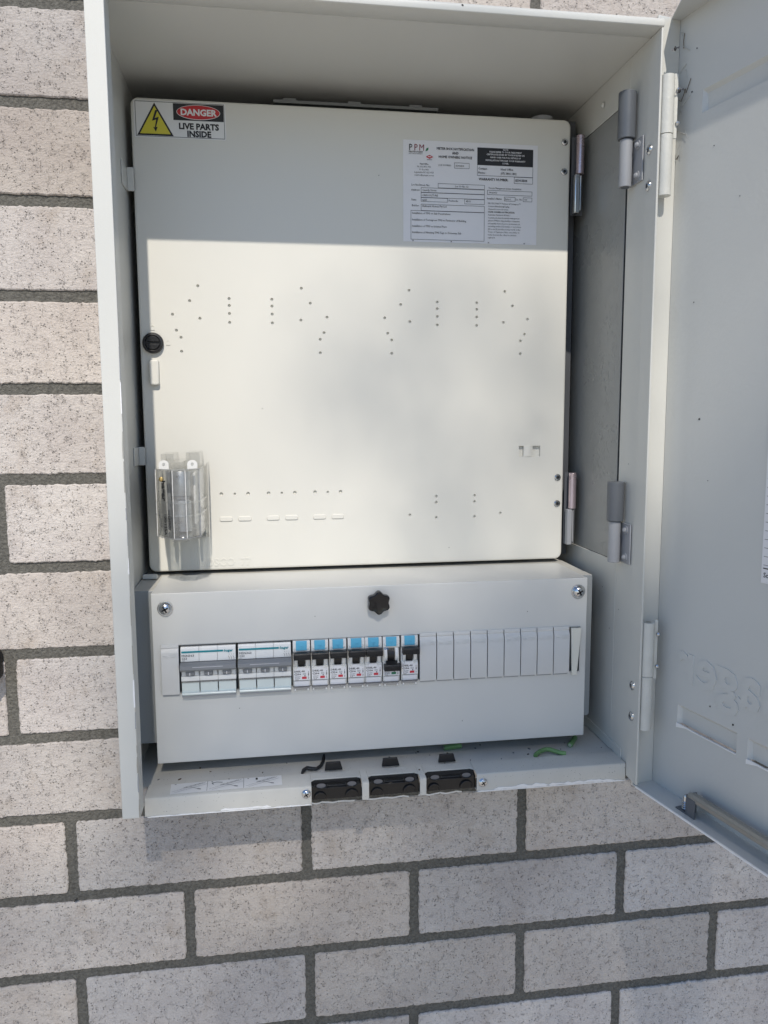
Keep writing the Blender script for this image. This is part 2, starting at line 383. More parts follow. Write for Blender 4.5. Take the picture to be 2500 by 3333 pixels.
# ------------------------------------------------------------------ meter box cabinet
T = .0014
FX0, FX1 = .0730, .0884      # left front flange
RX = .5619; YF, YH, YB = -.100, -.078, .165
ZT = .7432
box = thing('meter_box', 'open cream powder coated steel meter box set into the brick wall', 'meter box', (.317, 0, .035))
b = MB()
b.box(FX0, FX1, YF, YF + T, .0452, ZT + .001, M_STEEL)
b.box(FX0, FX0 + T, YF + T, .002, .0452, ZT + .001, M_STEEL)
b.build('front_flange', box, bevel=.0009, seg=3)
b = MB(); b.box(FX1 - T, FX1, YF + T + .0002, YH, .0448, ZT, M_STEEL); b.box(.0750, FX1 - T, YH - T, YH, .0448, ZT, M_STEEL)
b.box(.0747 - T * .2, .0750, YH - T, YB, .040, ZT, M_STEEL)
b.build('left_side', box, bevel=.0004)
b = MB()   # top with the down-turned rounded lip
lip = [(YF - .0005, .7434), (YF - .0012, .7460), (YF - .0008, .7487), (YF + .0012, .7504), (YB, .7510), (YB, .7502), (YH + .0008, .7494), (YH, .7434), (YH - .001, .7428), (YF + .001, .7428)]
b.prism(lip, FX0 - .0006, .5640, 'x', M_STEEL)
b.box(.0745, RX + .0016, YH + .0001, YB, .7430, .7440, M_STEEL)
b.build('top_panel', box, bevel=.0006)
b = MB()   # right wall: hem at the front, opening for the plate
XW = RX
b.box(XW, XW + .0020, YF, YH, .0395, .7425, M_STEEL)
b.box(XW + .0005, XW + .0018, YH, -.0400, .041, .7429, M_STEEL)
b.box(XW + .0005, XW + .0018, -.0400, .1205, .041, .2535, M_STEEL)
b.box(XW + .0005, XW + .0018, -.0400, .1205, .7052, .7429, M_STEEL)
b.box(XW + .0005, XW + .0018, .1205, YB, .041, .7429, M_STEEL)
b.box(XW - .0004, XW + .0005, YH + .012, YB, .0520, .0625, M_STEEL)
b.build('right_side', box, bevel=.0005)
b = MB(); b.box(XW + .0012, XW + .0020, -.0345, .1200, .2540, .7047, M_PLATE); b.build('side_plate', box, bevel=.0003)
b = MB(); b.box(XW + .0024, XW + .0034, -.078, YB, .0395, .7440, M_DARK); b.build('cavity_shade_sheet', box)  # black sheet stands in for the shade behind the plate's slot
b = MB(); b.box(.073, .564, YB, YB + T, .041, .750, M_TRAY); b.build('back_panel', box)
b = MB(); b.box(.0750, RX + .0012, -.0512, YB, .0495, .0512, M_STEELD); b.build('floor_panel', box)
# sill: folded channel with three openings
b = MB()
SY, SZ0, SZ1 = -.078, .0345, .0528; SE = -.0505
OP = [(.2435, .2922), (.2990, .3492), (.3555, .4062)]
def sill_seg(x0, x1):
    pr_ = [(SY, SZ0), (SY, SZ1 - .002), (SY + .0006, SZ1 - .0006), (SY + .002, SZ1), (SE, SZ1), (SE, SZ0 + .010), (SE - T, SZ0 + .010), (SE - T, SZ1 - T), (SY + .0025, SZ1 - T), (SY + T, SZ1 - .0025), (SY + T, SZ0 + T), (-.052, SZ0 + T), (-.052, SZ0)]
    b.prism(pr_, x0, x1, 'x', M_STEELD)
xs = [.0889] + [v for o in OP for v in o] + [.5617]
for i in range(0, len(xs), 2): sill_seg(xs[i], xs[i + 1])
for x0, x1 in OP:
    b.box(x0, x1, -.0640, SE, SZ1 - T, SZ1, M_STEELD); b.box(x0, x1, SE - T, SE, SZ0 + .010, SZ1 - T, M_STEELD)
    for cx, sg in ((x0, 1), (x1, -1)):    # rounded inner corners on the top fold
        b.prism([(cx, -.0640), (cx + sg * .004, -.0640), (cx + sg * .0018, -.0656), (cx, -.0680)], SZ1 - T, SZ1, 'z', M_STEELD)
sill = b.build('sill', box, bevel=.0005)
b = MB()   # broken white plaster-like edges along the bottom
rr_ = random.Random(5)
def ragged(x0, x1, z, h, y=SY - .0004):
    n = max(4, int((x1 - x0) / .004)); top = []
    for i in range(n + 1):
        x = x0 + (x1 - x0) * i / n; top.append((x, z + h * (.45 + .55 * rr_.random()) * (1 if 0 < i < n else .3)))
    b.prism([(x0, z)] + top + [(x1, z)], y, y + .0012, 'y', M_CHIP)
for args in ((.091, .2435, SZ0 - .0007, .0013), (.158, .205, SZ0 + .0006, .0024), (.4065, .561, SZ0 - .0007, .0016), (.424, .480, SZ0 + .0004, .0040), (.480, .550, SZ0 + .0004, .0030)):
    b = MB(); ragged(*args); b.build('chipped_edge', sill)

# sill screws
def dome_screw(r, h, name, parent, c, cross=True, axis='-y'):
    d = MB(); prof = [(r * 1.08, 0), (r * 1.08, h * .12)] + [(r * math.cos(a), h * .12 + h * .88 * math.sin(a)) for a in [math.radians(t) for t in (8, 25, 42, 58, 72, 83)]]
    d.lathe(c, prof, M_CHROME, 28, axis)
    if cross and axis == '-y':
        for a in (.5, .5 + math.pi / 2):
            L = r * .55; w_ = r * .13; ux, uz = math.cos(a), math.sin(a)
            P_ = [(c[0] + ux * s1 * L - uz * s2 * w_, c[2] + uz * s1 * L + ux * s2 * w_) for s1, s2 in ((1, 1), (-1, 1), (-1, -1), (1, -1))]
            d.prism(P_, c[1] - h * 1.01, c[1] - h * .80, 'y', M_INK)
    return d.build(name, parent, smooth=True)
for cx, cz in ((.2384, .0452), (.4124, .0434)): dome_screw(.0042, .0026, 'screw', box, (cx, SY, cz))
stub = MB(); stub.tube([(.0045, .0030, -.0900), (.0035, -.0035, -.0885), (.0040, -.0045, -.0870), (.0060, -.0040, -.0862)], .0008, M_BLACK, 8)
tag(stub.build('wire_stub'), 'tiny bent black wire stub sticking out of the mortar joint low on the left', 'wire stub')
# black knock-out clips seated in the sill openings (each its own thing)
def sh(d): d.v = [(v[0], v[1] - .053, v[2] + .0268) for v in d.v]
cl_lab = ['black glossy plastic cable clip in the leftmost sill opening', 'black glossy plastic cable clip in the middle sill opening', 'black glossy plastic cable clip in the rightmost sill opening']
for (x0, x1), lab in zip(OP, cl_lab):
    c = thing('cable_clip', lab, 'cable clip', ((x0 + x1) / 2, -.067, .0345), 'black cable clips in the sill openings')
    d = MB(); w_ = x1 - x0; yb = -.0195
    d.box(x0 + .0001, x1 - .0001, yb, yb + .002, .0088, .0225, M_BLACKG)          # front web
    d.box(x0 + .0001, x1 - .0001, yb + .002, .0015, .0088, .0098, M_BLACKG)
    d.prism([(yb, .0212), (yb + .002, .0230), (-.0100, .0252), (-.0100, .0238), (yb + .003, .0212)], x0 + .0001, x1 - .0001, 'x', M_BLACKG)
    sh(d); d.build('clip_body', c, bevel=.0009, seg=3)
    d = MB()
    d.box(x0 + .0115, x1 - .0115, yb - .0016, yb + .0005, .0198, .0212, M_BLACKG)  # long rib
    for cx, cz, r in ((x0 + .0085, .0112, .0062), (x1 - .0095, .0115, .0066)):
        P_ = [(cx + r * math.cos(math.radians(t)), cz + r * .95 * math.sin(math.radians(t))) for t in range(-10, 191, 20)]
        q_ = [(cx + (r - .0013) * math.cos(math.radians(t)), cz + (r - .0013) * .95 * math.sin(math.radians(t))) for t in range(190, -11, -20)]
        d.prism(P_ + q_, yb - .0022, yb + .0005, 'y', M_BLACKG)
    for cx, cz, r in ((x0 + .0095, .0242, .0066), (x1 - .0095, .0242, .0066)):
        P_ = [(cx + r * math.cos(math.radians(t)), cz + r * .62 * math.sin(math.radians(t))) for t in range(180, 361, 20)]
        q_ = [(cx + (r - .0011) * math.cos(math.radians(t)), cz + (r - .0011) * .62 * math.sin(math.radians(t))) for t in range(360, 179, -20)]
        d.prism(P_ + q_, yb - .0015, yb + .0005, 'y', M_BLACKG)
    sh(d); d.build('rib', c, bevel=.0003)
    for cx in (x0 + .0095, x1 - .0095):     # lighter sight holes at the upper corners
        d = MB()
        P_ = [(cx + .0045 * math.cos(math.radians(t)), .0238 + .0022 * math.sin(math.radians(t))) for t in range(0, 360, 24)]
        d.prism([(x, z - .0008) for x, z in P_], yb - .0004, yb + .0001, 'y', M_INKG)
        sh(d); d.build('knockout', c)
    d = MB(); cx = (x0 + x1) / 2 - .0010 + .0012 * ((x0 - .24) / .05)
    d.prism([(cx - .0085, .0262), (cx - .0072, .0345), (cx + .0072, .0345), (cx + .0095, .0262)], .0048, .0078, 'y', M_BLACK)
    sh(d); d.build('tab', c, bevel=.0005)
    d = MB(); n_ = 9; P_ = []
    for i in range(n_): P_.append((x0 + .002 + (w_ - .004) * i / (n_ - 1), .0078 + .0009 * math.sin(i * 1.9 + x0 * 90) * (i % 3 > 0)))
    d.prism(P_ + [(x + .0004, z + .0013) for x, z in P_[::-1]], -.0256, -.0245, 'y', M_CHIP); d.build('broken_edge', c)

# internal door hinges on the right wall
def wall_hinge(z0, zm, z1, plate_z0, plate_z1, name='hinge'):
    h = MB(); h.cyl((RX - .0090, -.0545, zm + .0006), 'z', .0082, z1 - zm - .0006, M_GREYH, 28); o = h.build(name, box, bevel=.0006)
    h = MB(); h.cyl((RX - .0090, -.0545, z0), 'z', .0060, zm - z0, M_LGREYH, 28); h.cyl((RX - .009, -.0545, z0 - .0004), 'z', .0042, .0006, M_GREYH, 20); h.build('lower_barrel', o, bevel=.0005)
    h = MB(); h.box(RX - .0016, RX - .0002, -.0738, -.0475, plate_z0, plate_z1, M_LGREYH); h.box(RX - .008, RX - .0002, -.0520, -.0500, plate_z0, plate_z1, M_LGREYH); h.build('hinge_leaf', o, bevel=.0012, seg=3)
    for zz in (plate_z1 - .0065, plate_z0 + .0065):
        h = MB(); h.lathe((RX - .0016, -.0648, zz), [(.0042, 0), (.0042, .0008), (.0026, .001), (.0024, .0026), (.0010, .0036)], M_LGREYH, 20, '-x'); h.build('rivet', o)
wall_hinge(.6190, .6620, .7050, .6207, .6612)
wall_hinge(.2558, .2970, .3370, .2556, .2960)
for yy, zz in ((-.0845, .6442), (-.0845, .6125), (-.0862, .1368), (-.0865, .1051)):
    h = MB(); h.lathe((RX, yy, zz), [(.0046, 0), (.0044, .0010), (.0030, .0020), (.0021, .0020), (.0018, .0004)], M_CHROME, 24, '-x'); r_ = h.build('blind_rivet', box)
    h = MB(); h.cyl((RX - .0012, yy, zz), 'x', .0017, .0005, M_INK, 16); h.build('rivet_hole', r_)
# panel frame post and tabs inside
h = MB(); h.box(.5500, .5580, .084, .0856, .240, .728, M_POST); h.box(.5566, .5580, .0856, .150, .240, .728, M_POST); h.build('frame_post', box, bevel=.0004)
for z0, z1 in ((.629, .652), (.3535, .3727)):
    h = MB(); h.box(.0751, .0764, .030, .057, z0, z1, M_STEEL); h.box(.0764, .0830, .0555, .057, z0, z1, M_STEEL); h.build('latch_tab', box, bevel=.0006)
h = MB(); h.prism(rrect(.0775, .0925, .2352, .2405, .0012), .040, .0415, 'y', M_STEEL); h.box(.0775, .0925, .0415, .058, .2352, .2364, M_STEEL); h.build('stop_bracket', box, bevel=.0008)
h = MB(); h.box(.2240, .4020, .088, .0892, .7330, .7362, M_TRAY); h.box(.2240, .4020, .0892, .120, .7347, .7362, M_TRAY)
for cx in (.241, .310, .377): h.box(cx - .007, cx + .007, .0886, .0902, .7362, .7384, M_TRAY)
h.build('top_bracket', box, bevel=.0003)
h = MB(); h.cyl((.5167, .082, .7215), 'z', .0128, .007, M_LGREYH, 20); h.build('conduit_cap', box, bevel=.001)
for x_, y_, z_ in ((.0758, -.06, .715), (.5612, .02, .722)):
    h = MB(); h.lathe((x_, y_, z_), [(.003, 0), (.002, .0015), (.001, .002)], M_STEEL, 12, '-x' if x_ > .3 else '-y'); h.build('dimple', box)

# external door hinges (cream)
def ext_hinge(z0, zm, z1):
    XB, YBh = .5706, -.0975
    h = MB(); h.cyl((XB, YBh, zm + .0005), 'z', .0060, z1 - zm - .0005, M_HINGE, 26); h.cyl((XB, YBh, z1), 'z', .0028, .0003, M_ALU, 12); o = h.build('door_hinge', box, bevel=.0006)
    h = MB(); h.cyl((XB, YBh, z0), 'z', .0058, zm - z0, M_HINGE, 26); h.build('lower_barrel', o, bevel=.0005)
    h = MB(); h.box(.5768, .5803, -.0985, -.0970, zm - .003, z1 + .002, M_HINGE); h.build('hinge_leaf', o, bevel=.0005)
    for zz in (zm + .010, z1 - .012):
        h = MB(); h.lathe((.5803, -.0985, zz), [(.0018, 0), (.0023, .0008), (.0021, .002), (.0010, .0032)], M_CHROME, 16); h.build('rivet', o)
ext_hinge(.6000, .6530, .7035); ext_hinge(.0957, .1497, .2036)

# ------------------------------------------------------------------ door (a part of the box, in its own frame)
door = bpy.data.objects.new('door', None); COL.objects.link(door); door.parent = box; door.empty_display_size = .02
door['local'] = 1
J = Vector((.5874, -.0829, .034))
door.location = J - Vector(box.location)
door.rotation_euler = (0, 0, math.radians(-78.3))
# local: x along the door from the hinge, -y the inner side, z up from the bottom
DW, DH, DT, DR = .520, .7240, .0013, .0241
RIBS = [(.0335 + i * .0866, .1078 + i * .0866) for i in range(6)]
def door_sheet():
    xs = sorted({0, DW} | {v for r in RIBS[:5] for v in r}); zs = [0, .0736, .0928, .6326, .6518, DH]
    d = MB()
    for i in range(len(xs) - 1):
        for k in range(len(zs) - 1):
            x0, x1, z0, z1 = xs[i], xs[i + 1], zs[k], zs[k + 1]
            rib = any(abs(x0 - a) < 1e-6 for a, _ in RIBS[:5]) and k in (1, 3)
            if not rib: d.add([(x0, 0, z0), (x1, 0, z0), (x1, 0, z1), (x0, 0, z1)], [(0, 1, 2, 3)], M_DOOR); d.add([(x0, DT, z0), (x1, DT, z0), (x1, DT, z1), (x0, DT, z1)], [(3, 2, 1, 0)], M_DOOR)
            else:
                # pressed outward louvre: deep at the bottom, closing toward the top edge, with an open slit below
                e = .0018; dp = .0042; a = [(x0, 0, z0), (x1, 0, z0), (x1, 0, z1), (x0, 0, z1)]
                bq = [(x0 + e * 1.5, dp, z0 + .0004), (x1 - e * 1.5, dp, z0 + .0004), (x1 - e * 1.5, dp * .8, z1 - e * 1.8), (x0 + e * 1.5, dp * .8, z1 - e * 1.8)]
                d.add(a + bq, [(4, 5, 6, 7), (1, 2, 6, 5), (2, 3, 7, 6), (3, 0, 4, 7)] + ([(0, 1, 5, 4)] if k == 3 else []), M_DOOR)
    return d.build('door_sheet', door, smooth=False)
ds = door_sheet()
d = MB()
d.box(-.0008, DT, -DR, -.0002, 0, DH, M_STEEL); d.build('hinge_side_return', door, bevel=.0003)
d = MB(); d.box(DT + .0002, DW, -DR, 0, -.0002, DT, M_DOOR); d.build('bottom_return', door, bevel=.0003)
d = MB(); d.prism([(DT, -.0002), (DT, -.010), (.030, -DR), (DW, -DR), (DW, -.0002)], DH - DT, DH, 'z', M_DOOR); d.build('top_return', door, bevel=.0003)
d = MB(); d.box(DW - DT, DW, -DR, 0, 0, DH, M_DOOR); d.build('latch_side_return', door, bevel=.0003)
# white strips along the bottom return edge and at the louvre slits
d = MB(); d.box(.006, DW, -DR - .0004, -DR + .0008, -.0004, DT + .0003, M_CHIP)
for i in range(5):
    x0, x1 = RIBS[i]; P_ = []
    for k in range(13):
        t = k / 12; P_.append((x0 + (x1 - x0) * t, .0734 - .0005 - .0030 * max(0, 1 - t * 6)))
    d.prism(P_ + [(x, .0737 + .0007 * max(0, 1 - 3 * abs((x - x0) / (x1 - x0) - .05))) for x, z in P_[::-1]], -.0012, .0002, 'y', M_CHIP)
d.build('white_edge', door)
# pressed mirrored lettering, read from the inside
d = MB(); d.text('hager', .158, .1190, .0001, .0400, M_DOOR, align='RIGHT', bold=.03, depth=.0010, mirror=True, sx=1.0)
# mirrored so that the last letter stands nearest the hinge
vs_ = d.v; mx0 = min(v[0] for v in vs_); d.v = [(v[0] - mx0 + .0312, v[1], v[2]) for v in vs_]
d.build('pressed_lettering', door, bevel=.0004)
# paper schedule on the door
d = MB(); d.box(.1255, .222, -.0006, -.0003, .2300, .5600, M_PAPER)
for k in range(32): d.box(.1272, .221, -.0007, -.0006, .2450 + k * .00715, .2454 + k * .00715, M_INKG)
d.box(.1272, .221, -.0007, -.0006, .2420, .2429, M_INK); d.box(.150, .1504, -.0007, -.0006, .2429, .500, M_INKG)
d.text('Schedule of circuits', .1278, .2350, -.00075, .0040, M_INK, bold=.02)
o = d.build('paper_schedule', door, smooth=False); o['label'] = 'white ruled paper sheet stuck to the inside of the door'
# stay bar with its bracket
d = MB(); d.prism([(-.0168, .0165), (-.0168, .0205), (-.0142, .0222), (-.0118, .0222), (-.0111, .0210), (-.0075, .0210), (-.0060, .0200), (-.0060, .0140), (-.0075, .0140), (-.0075, .0188), (-.0152, .0188), (-.0152, .0165)], .0690, .50, 'x', M_ALU); o = d.build('stay_bar', door, bevel=.0004)
d = MB(); d.box(.0685, .0700, -.0175, -.0055, DT, .0210, M_GREYH); d.box(.0700, .0800, -.0175, -.0162, DT, .0188, M_GREYH); d.box(.0555, .0685, -.0175, -.0055, DT, DT + .0014, M_GREYH); d.build('bracket', door, bevel=.0004)
d = MB()
for i in range(4): d.lathe((.0622, -.0118, DT + .0016 + i * .0020), [(.0030, 0), (.0034, .0007), (.0030, .0013)], M_CHROME, 18, 'z')
d.lathe((.0622, -.0118, DT + .0012), [(.0021, 0), (.0021, .0120), (.0014, .0136)], M_CHROME, 14, 'z'); d.build('bolt', door)

# ------------------------------------------------------------------ back tray behind the cover
tray = thing('back_tray', 'grey steel tray behind the circuit breaker cover', 'tray', (.31, .0, .079))
d = MB(); d.rplate(.0755, .5485, -.0150, -.0136, .0794, .2345, .003, M_TRAY); d.box(.0755, .5485, -.0136, .10, .2330, .2345, M_STEELD); d.box(.5471, .5485, -.0136, .10, .0794, .2330, M_TRAY); d.box(.0755, .0769, -.0136, .10, .0794, .2330, M_TRAY)
d.box(.0769, .5471, -.0136, .10, .0794, .0808, M_TRAY)
d.build('tray_body', tray, bevel=.0006)

# ------------------------------------------------------------------ cover with the slot
cv = thing('breaker_cover', 'pale grey steel cover with a long slot for circuit breakers', 'switchboard cover', (.315, 0, .0662))
CX0, CX1, CZ0, CZ1, CY = .0960, .5343, .0662, .2361, -.035
SX0, SX1, SZa, SZb = .1080, .5270, .1372, .1846
d = MB(); t = .0014
for x0, x1, z0, z1 in ((CX0, CX1, CZ0, SZa), (CX0, CX1, SZb, CZ1), (CX0, SX0, SZa, SZb), (SX1, CX1, SZa, SZb)):
    pass
xs_ = [CX0, SX0, SX1, CX1]; zs_ = [CZ0, SZa, SZb, CZ1]
vs = []; fs = []
for y_ in (CY, CY + t):
    for z_ in zs_:
        for x_ in xs_: vs.append((x_, y_, z_))
def idx(l, i, k): return l * 16 + k * 4 + i
for i in range(3):
    for k in range(3):
        if i == 1 and k == 1: continue
        fs.append((idx(0, i, k), idx(0, i + 1, k), idx(0, i + 1, k + 1), idx(0, i, k + 1)))
        fs.append((idx(1, i, k), idx(1, i, k + 1), idx(1, i + 1, k + 1), idx(1, i + 1, k)))
fs += [(idx(0, 1, 1), idx(0, 1, 2), idx(1, 1, 2), idx(1, 1, 1)), (idx(0, 2, 1), idx(1, 2, 1), idx(1, 2, 2), idx(0, 2, 2)),
       (idx(0, 1, 2), idx(0, 2, 2), idx(1, 2, 2), idx(1, 1, 2)), (idx(0, 1, 1), idx(1, 1, 1), idx(1, 2, 1), idx(0, 2, 1))]
# side returns: reuse the outline of the front so the fold bevels as one sheet
o4 = len(vs); vs += [(CX0, .050, CZ0), (CX1, .050, CZ0), (CX1, .050, CZ1), (CX0, .050, CZ1)]
bot = [idx(0, i, 0) for i in range(4)]; top = [idx(0, i, 3) for i in range(4)]; lef = [idx(0, 0, k) for k in range(4)]; rig = [idx(0, 3, k) for k in range(4)]
fs += [tuple(bot[::-1]) + (o4, o4 + 1), tuple(top) + (o4 + 2, o4 + 3), tuple(lef) + (o4 + 3, o4), tuple(rig[::-1]) + (o4 + 1, o4 + 2)]
d.add(vs, fs, M_COVER); cvo = d.build('cover_sheet', cv, bevel=.0013, seg=3, smooth=True)
d = MB(); d.box(CX0 + .01, CX1 - .01, -.008, -.006, SZa - .02, SZb + .02, M_INK); d.build('slot_backing', cv)
# two cover screws
for cx, cz in ((.1090, .2212), (.5243, .2219)):
    dome_screw(.0062, .0045, 'cover_screw', cv, (cx, CY - .0008, cz)); d = MB(); d.lathe((cx, CY, cz), [(.0076, 0), (.0074, .0008), (.0055, .0010)], M_CHROME, 24); d.build('washer', cv)
# star knob
kn = thing('star_knob', 'black plastic star knob on the cover above the breakers', 'knob', (.3147, CY, .2201)); k_ = MB()
def star(r, amp, n=6, m_=84): return [(.3147 + (r + amp * math.cos(n * a + math.pi)) * math.cos(a), .2201 + (r + amp * math.cos(n * a + math.pi)) * math.sin(a)) for a in [2 * math.pi * i / m_ for i in range(m_)]]
rings = [(star(.0102, .0008), CY - .0020), (star(.0108, .0011), CY - .0032), (star(.0108, .0011), CY - .0080), (star(.0104, .0010), CY - .0095), (star(.0094, .0008), CY - .0103), (star(.0070, .0003), CY - .0099), (star(.0035, 0), CY - .0096), (star(.0008, 0), CY - .0095)]
vs = []; fs = []; n_ = 84
for R_, y_ in rings: vs += [(x, y_, z) for x, z in R_]
for j in range(len(rings) - 1): fs += [(j * n_ + i, j * n_ + (i + 1) % n_, (j + 1) * n_ + (i + 1) % n_, (j + 1) * n_ + i) for i in range(n_)]
fs += [tuple(range(n_))[::-1], tuple(range((len(rings) - 1) * n_, len(rings) * n_))]
k_.add(vs, fs, M_BLACKG); k_.build('knob_head', kn)
k_ = MB(); k_.cyl((.3147, CY - .0025, .2201), 'y', .006, .0030, M_BLACK, 20); k_.build('collar', kn)

# ------------------------------------------------------------------ circuit breakers (single pole)
BW = .01785
def make_breaker(kind, rating, label, x, on=True, first=False):
    """parts in local coordinates: x 0..BW, y 0 = cover plane (front is -y), z 0 = bottom of slot row"""
    r = thing('circuit_breaker', label, 'circuit breaker', (x, CY + random.uniform(-.0002, .0002), .1335 + random.uniform(-.00025, .00025)), 'black toggle circuit breakers in the cover slot')
    r['local'] = 1
    return r
W_ = BW - .0006
proto = {}
def pbuild(name, d, parent, bevel=0):
    o = d.build(name, parent, bevel=bevel); return o
def breaker_parts(r, rating, on):
    k = 'on' if on else 'off'
    if k in proto:
        for n_, ob, in proto[k]:
            c = ob.copy(); COL.objects.link(c); c.parent = r
            for s_ in [q for q in sc.objects if q.parent == ob]:
                e = s_.copy(); COL.objects.link(e); e.parent = c
    else:
        L = []
        d = MB()
        d.prism([(.008, .0510), (-.0012, .0505), (-.0024, .0480), (-.0024, .0400), (.0005, .0375), (.0005, .0245), (-.0030, .0225), (-.0030, .0108), (-.0015, .0098), (-.0015, .0045), (.008, .0045)], .0003, W_, 'x', M_BODY)
        for x0, x1 in ((.0014, .0046), (W_ - .0046, W_ - .0014)):     # curved cheeks beside the toggle
            P_ = [(.002, .0242)] + [(-.0008 - .0034 * math.sin(math.radians(t)), .0242 + .0150 * t / 180) for t in range(0, 181, 20)] + [(.002, .0392)]
            d.prism(P_, x0, x1, 'x', M_WHITEP)
        L.append(pbuild('body', d, r, .0003))
        d = MB(); d.prism([(-.0024, .0408), (-.0034, .0412), (-.0034, .0478), (-.0022, .0505), (.001, .0500), (.001, .0408)], .0034, W_ - .0032, 'x', M_BLUE)
        d.box(.0066, .0112, -.0038, -.0033, .0452, .0458, M_BLUE); d.box(.0086, .0092, -.0038, -.0033, .0425, .0455, M_BLUE)
        d.box(.0018, .0034, -.0036, -.0024, .0425, .0440, M_WHITEP); d.box(W_ - .0034, W_ - .0018, -.0036, -.0024, .0425, .0440, M_WHITEP)
        L.append(pbuild('blue_cap', d, r, .0002))
        d = MB()
        z_t = .0340 if on else .0182
        bar = [(-.0040, z_t - .0010), (-.0060, z_t - .0006), (-.0120, z_t - .0010), (-.0131, z_t + .0002), (-.0131, z_t + .0044), (-.0120, z_t + .0056), (-.0060, z_t + .0058), (-.0040, z_t + .0050)]
        bar = [(y * .78, z) for y, z in bar]
        d.prism(bar, .0008, W_ + .0002, 'x', M_BLACK)
        for i in range(5): d.box(.0008, W_ + .0002, -.0105, -.0100, z_t + .0002 + i * .0009, z_t + .0006 + i * .0009, M_BLACK)
        tg = pbuild('toggle', d, r, .0004); L.append(tg)
        d = MB(); cx = W_ / 2
        P_ = [(.002, .0235)] + [(-.0004 - .0030 * math.sin(math.radians(t)), .0235 + .0155 * t / 180) for t in range(0, 181, 15)] + [(.002, .0390)]
        d.prism(P_, cx - .0033, cx + .0033, 'x', M_BLACK)
        if not on: d.prism([(-.002, .0215), (-.0085, .0215), (-.0085, .0232), (-.002, .0262)], cx - .0055, cx + .0060, 'x', M_BLACK)
        L.append(pbuild('toggle_drum', d, r, .0002))
        d = MB(); d.box(.0008, W_ - .0006, -.0034, -.0029, .0110, .0218, M_PAPER); d.box(.0040, W_ - .0050, -.0034, -.0029, .0218, .0240, M_PAPER); L.append(pbuild('rating_plate', d, r))
        d = MB(); cm = M_RED if on else M_GREEN
        d.box(.0088, .0133, -.0038, -.0034, .0122, .0144, cm); L.append(pbuild('indicator', d, r, .0001))
        d = MB(); d.box(.0014, W_ - .0016, -.0034, -.0028, .0050, .0098, M_PAPER); L.append(pbuild('label_holder', d, r))
        d = MB(); d.box(.0003, W_ - .0008, -.0052, -.0044, .0002, .0044, M_CLEAR); d.box(.0012, .0026, -.0056, -.0052, .0012, .0028, M_WHITEP); d.box(W_ - .0034, W_ - .0020, -.0056, -.0052, .0012, .0028, M_WHITEP)
        d.box(.0004, W_ - .0009, -.0010, .002, .0004, .0040, M_LGREYH); d.box(.0003, W_ - .0008, -.0054, -.0046, .0042, .0049, M_INKG); L.append(pbuild('clear_flap', d, r))
        d = MB(); d.text('230/240V', .0019, .0140, -.00345, .0010, M_INK, bold=.02); d.text('50-60Hz', .0019, .0125, -.00345, .0010, M_INK, bold=.02); d.text('30mA', .0019, .0111, -.00345, .0010, M_INK, bold=.03)
        d.box(.0097, .0126, -.0036, -.0034, .0166, .0166 + .0014, M_INKG); d.box(.0112, .0122, -.0036, -.0034, .0147, .0160, M_INKG); d.box(.0099, .0124, -.00365, -.0036, .0169, .0177, M_PAPER)
        d.box(.0150, .0153, -.0036, -.0034, .0142, .0200, M_INK); d.box(.0148, .0156, -.0036, -.0034, .0160, .0175, M_INK)
        d.lathe((.01515, -.0034, .0128), [(.00065, 0), (.00065, .0002)], M_INK, 12); d.lathe((.01515, -.0036, .0128), [(.0004, 0), (.0004, .0001)], M_PAPER, 12)
        L.append(pbuild('small_print', d, r))
        proto[k] = [('', o) for o in L]
    d = MB()
    if on: d.text('DR8L-40', .0012, .0190, -.00345, .0019, M_INK, bold=.04, sx=1.05)
    else: d.text('DL', .0018, .0378, -.00260, .0019, M_BLUEL, bold=.05, sx=1.3)
    if on: d.text(rating, .0012, .0162, -.00345, .0019, M_INK, bold=.05); d.box(.0062, .0078, -.0036, -.0034, .0165, .0176, M_INKG)
    d.build('lettering', r, smooth=False)
BR = [('C20', 1, 'leftmost single circuit breaker, marked C20, beside the wide grey-toggle switches'), ('C20', 1, 'second single circuit breaker, marked C20, left of the one marked C32'), ('C32', 1, 'circuit breaker marked C32 with toggle up'),
      ('C20', 1, 'circuit breaker marked C20 just right of the one marked C32'), ('C10', 1, 'circuit breaker marked C10 just left of the switched-off one'), ('C10', 0, 'circuit breaker with its black toggle down and green indicator'), ('C10', 1, 'circuit breaker marked C10 beside the blanking plates')]
BX = [.2292, .2472, .2652, .2835, .3008, .3188, .3376]
for i, (rt, on, lab) in enumerate(BR):
    breaker_parts(make_breaker(0, rt, lab, BX[i]), rt, bool(on))

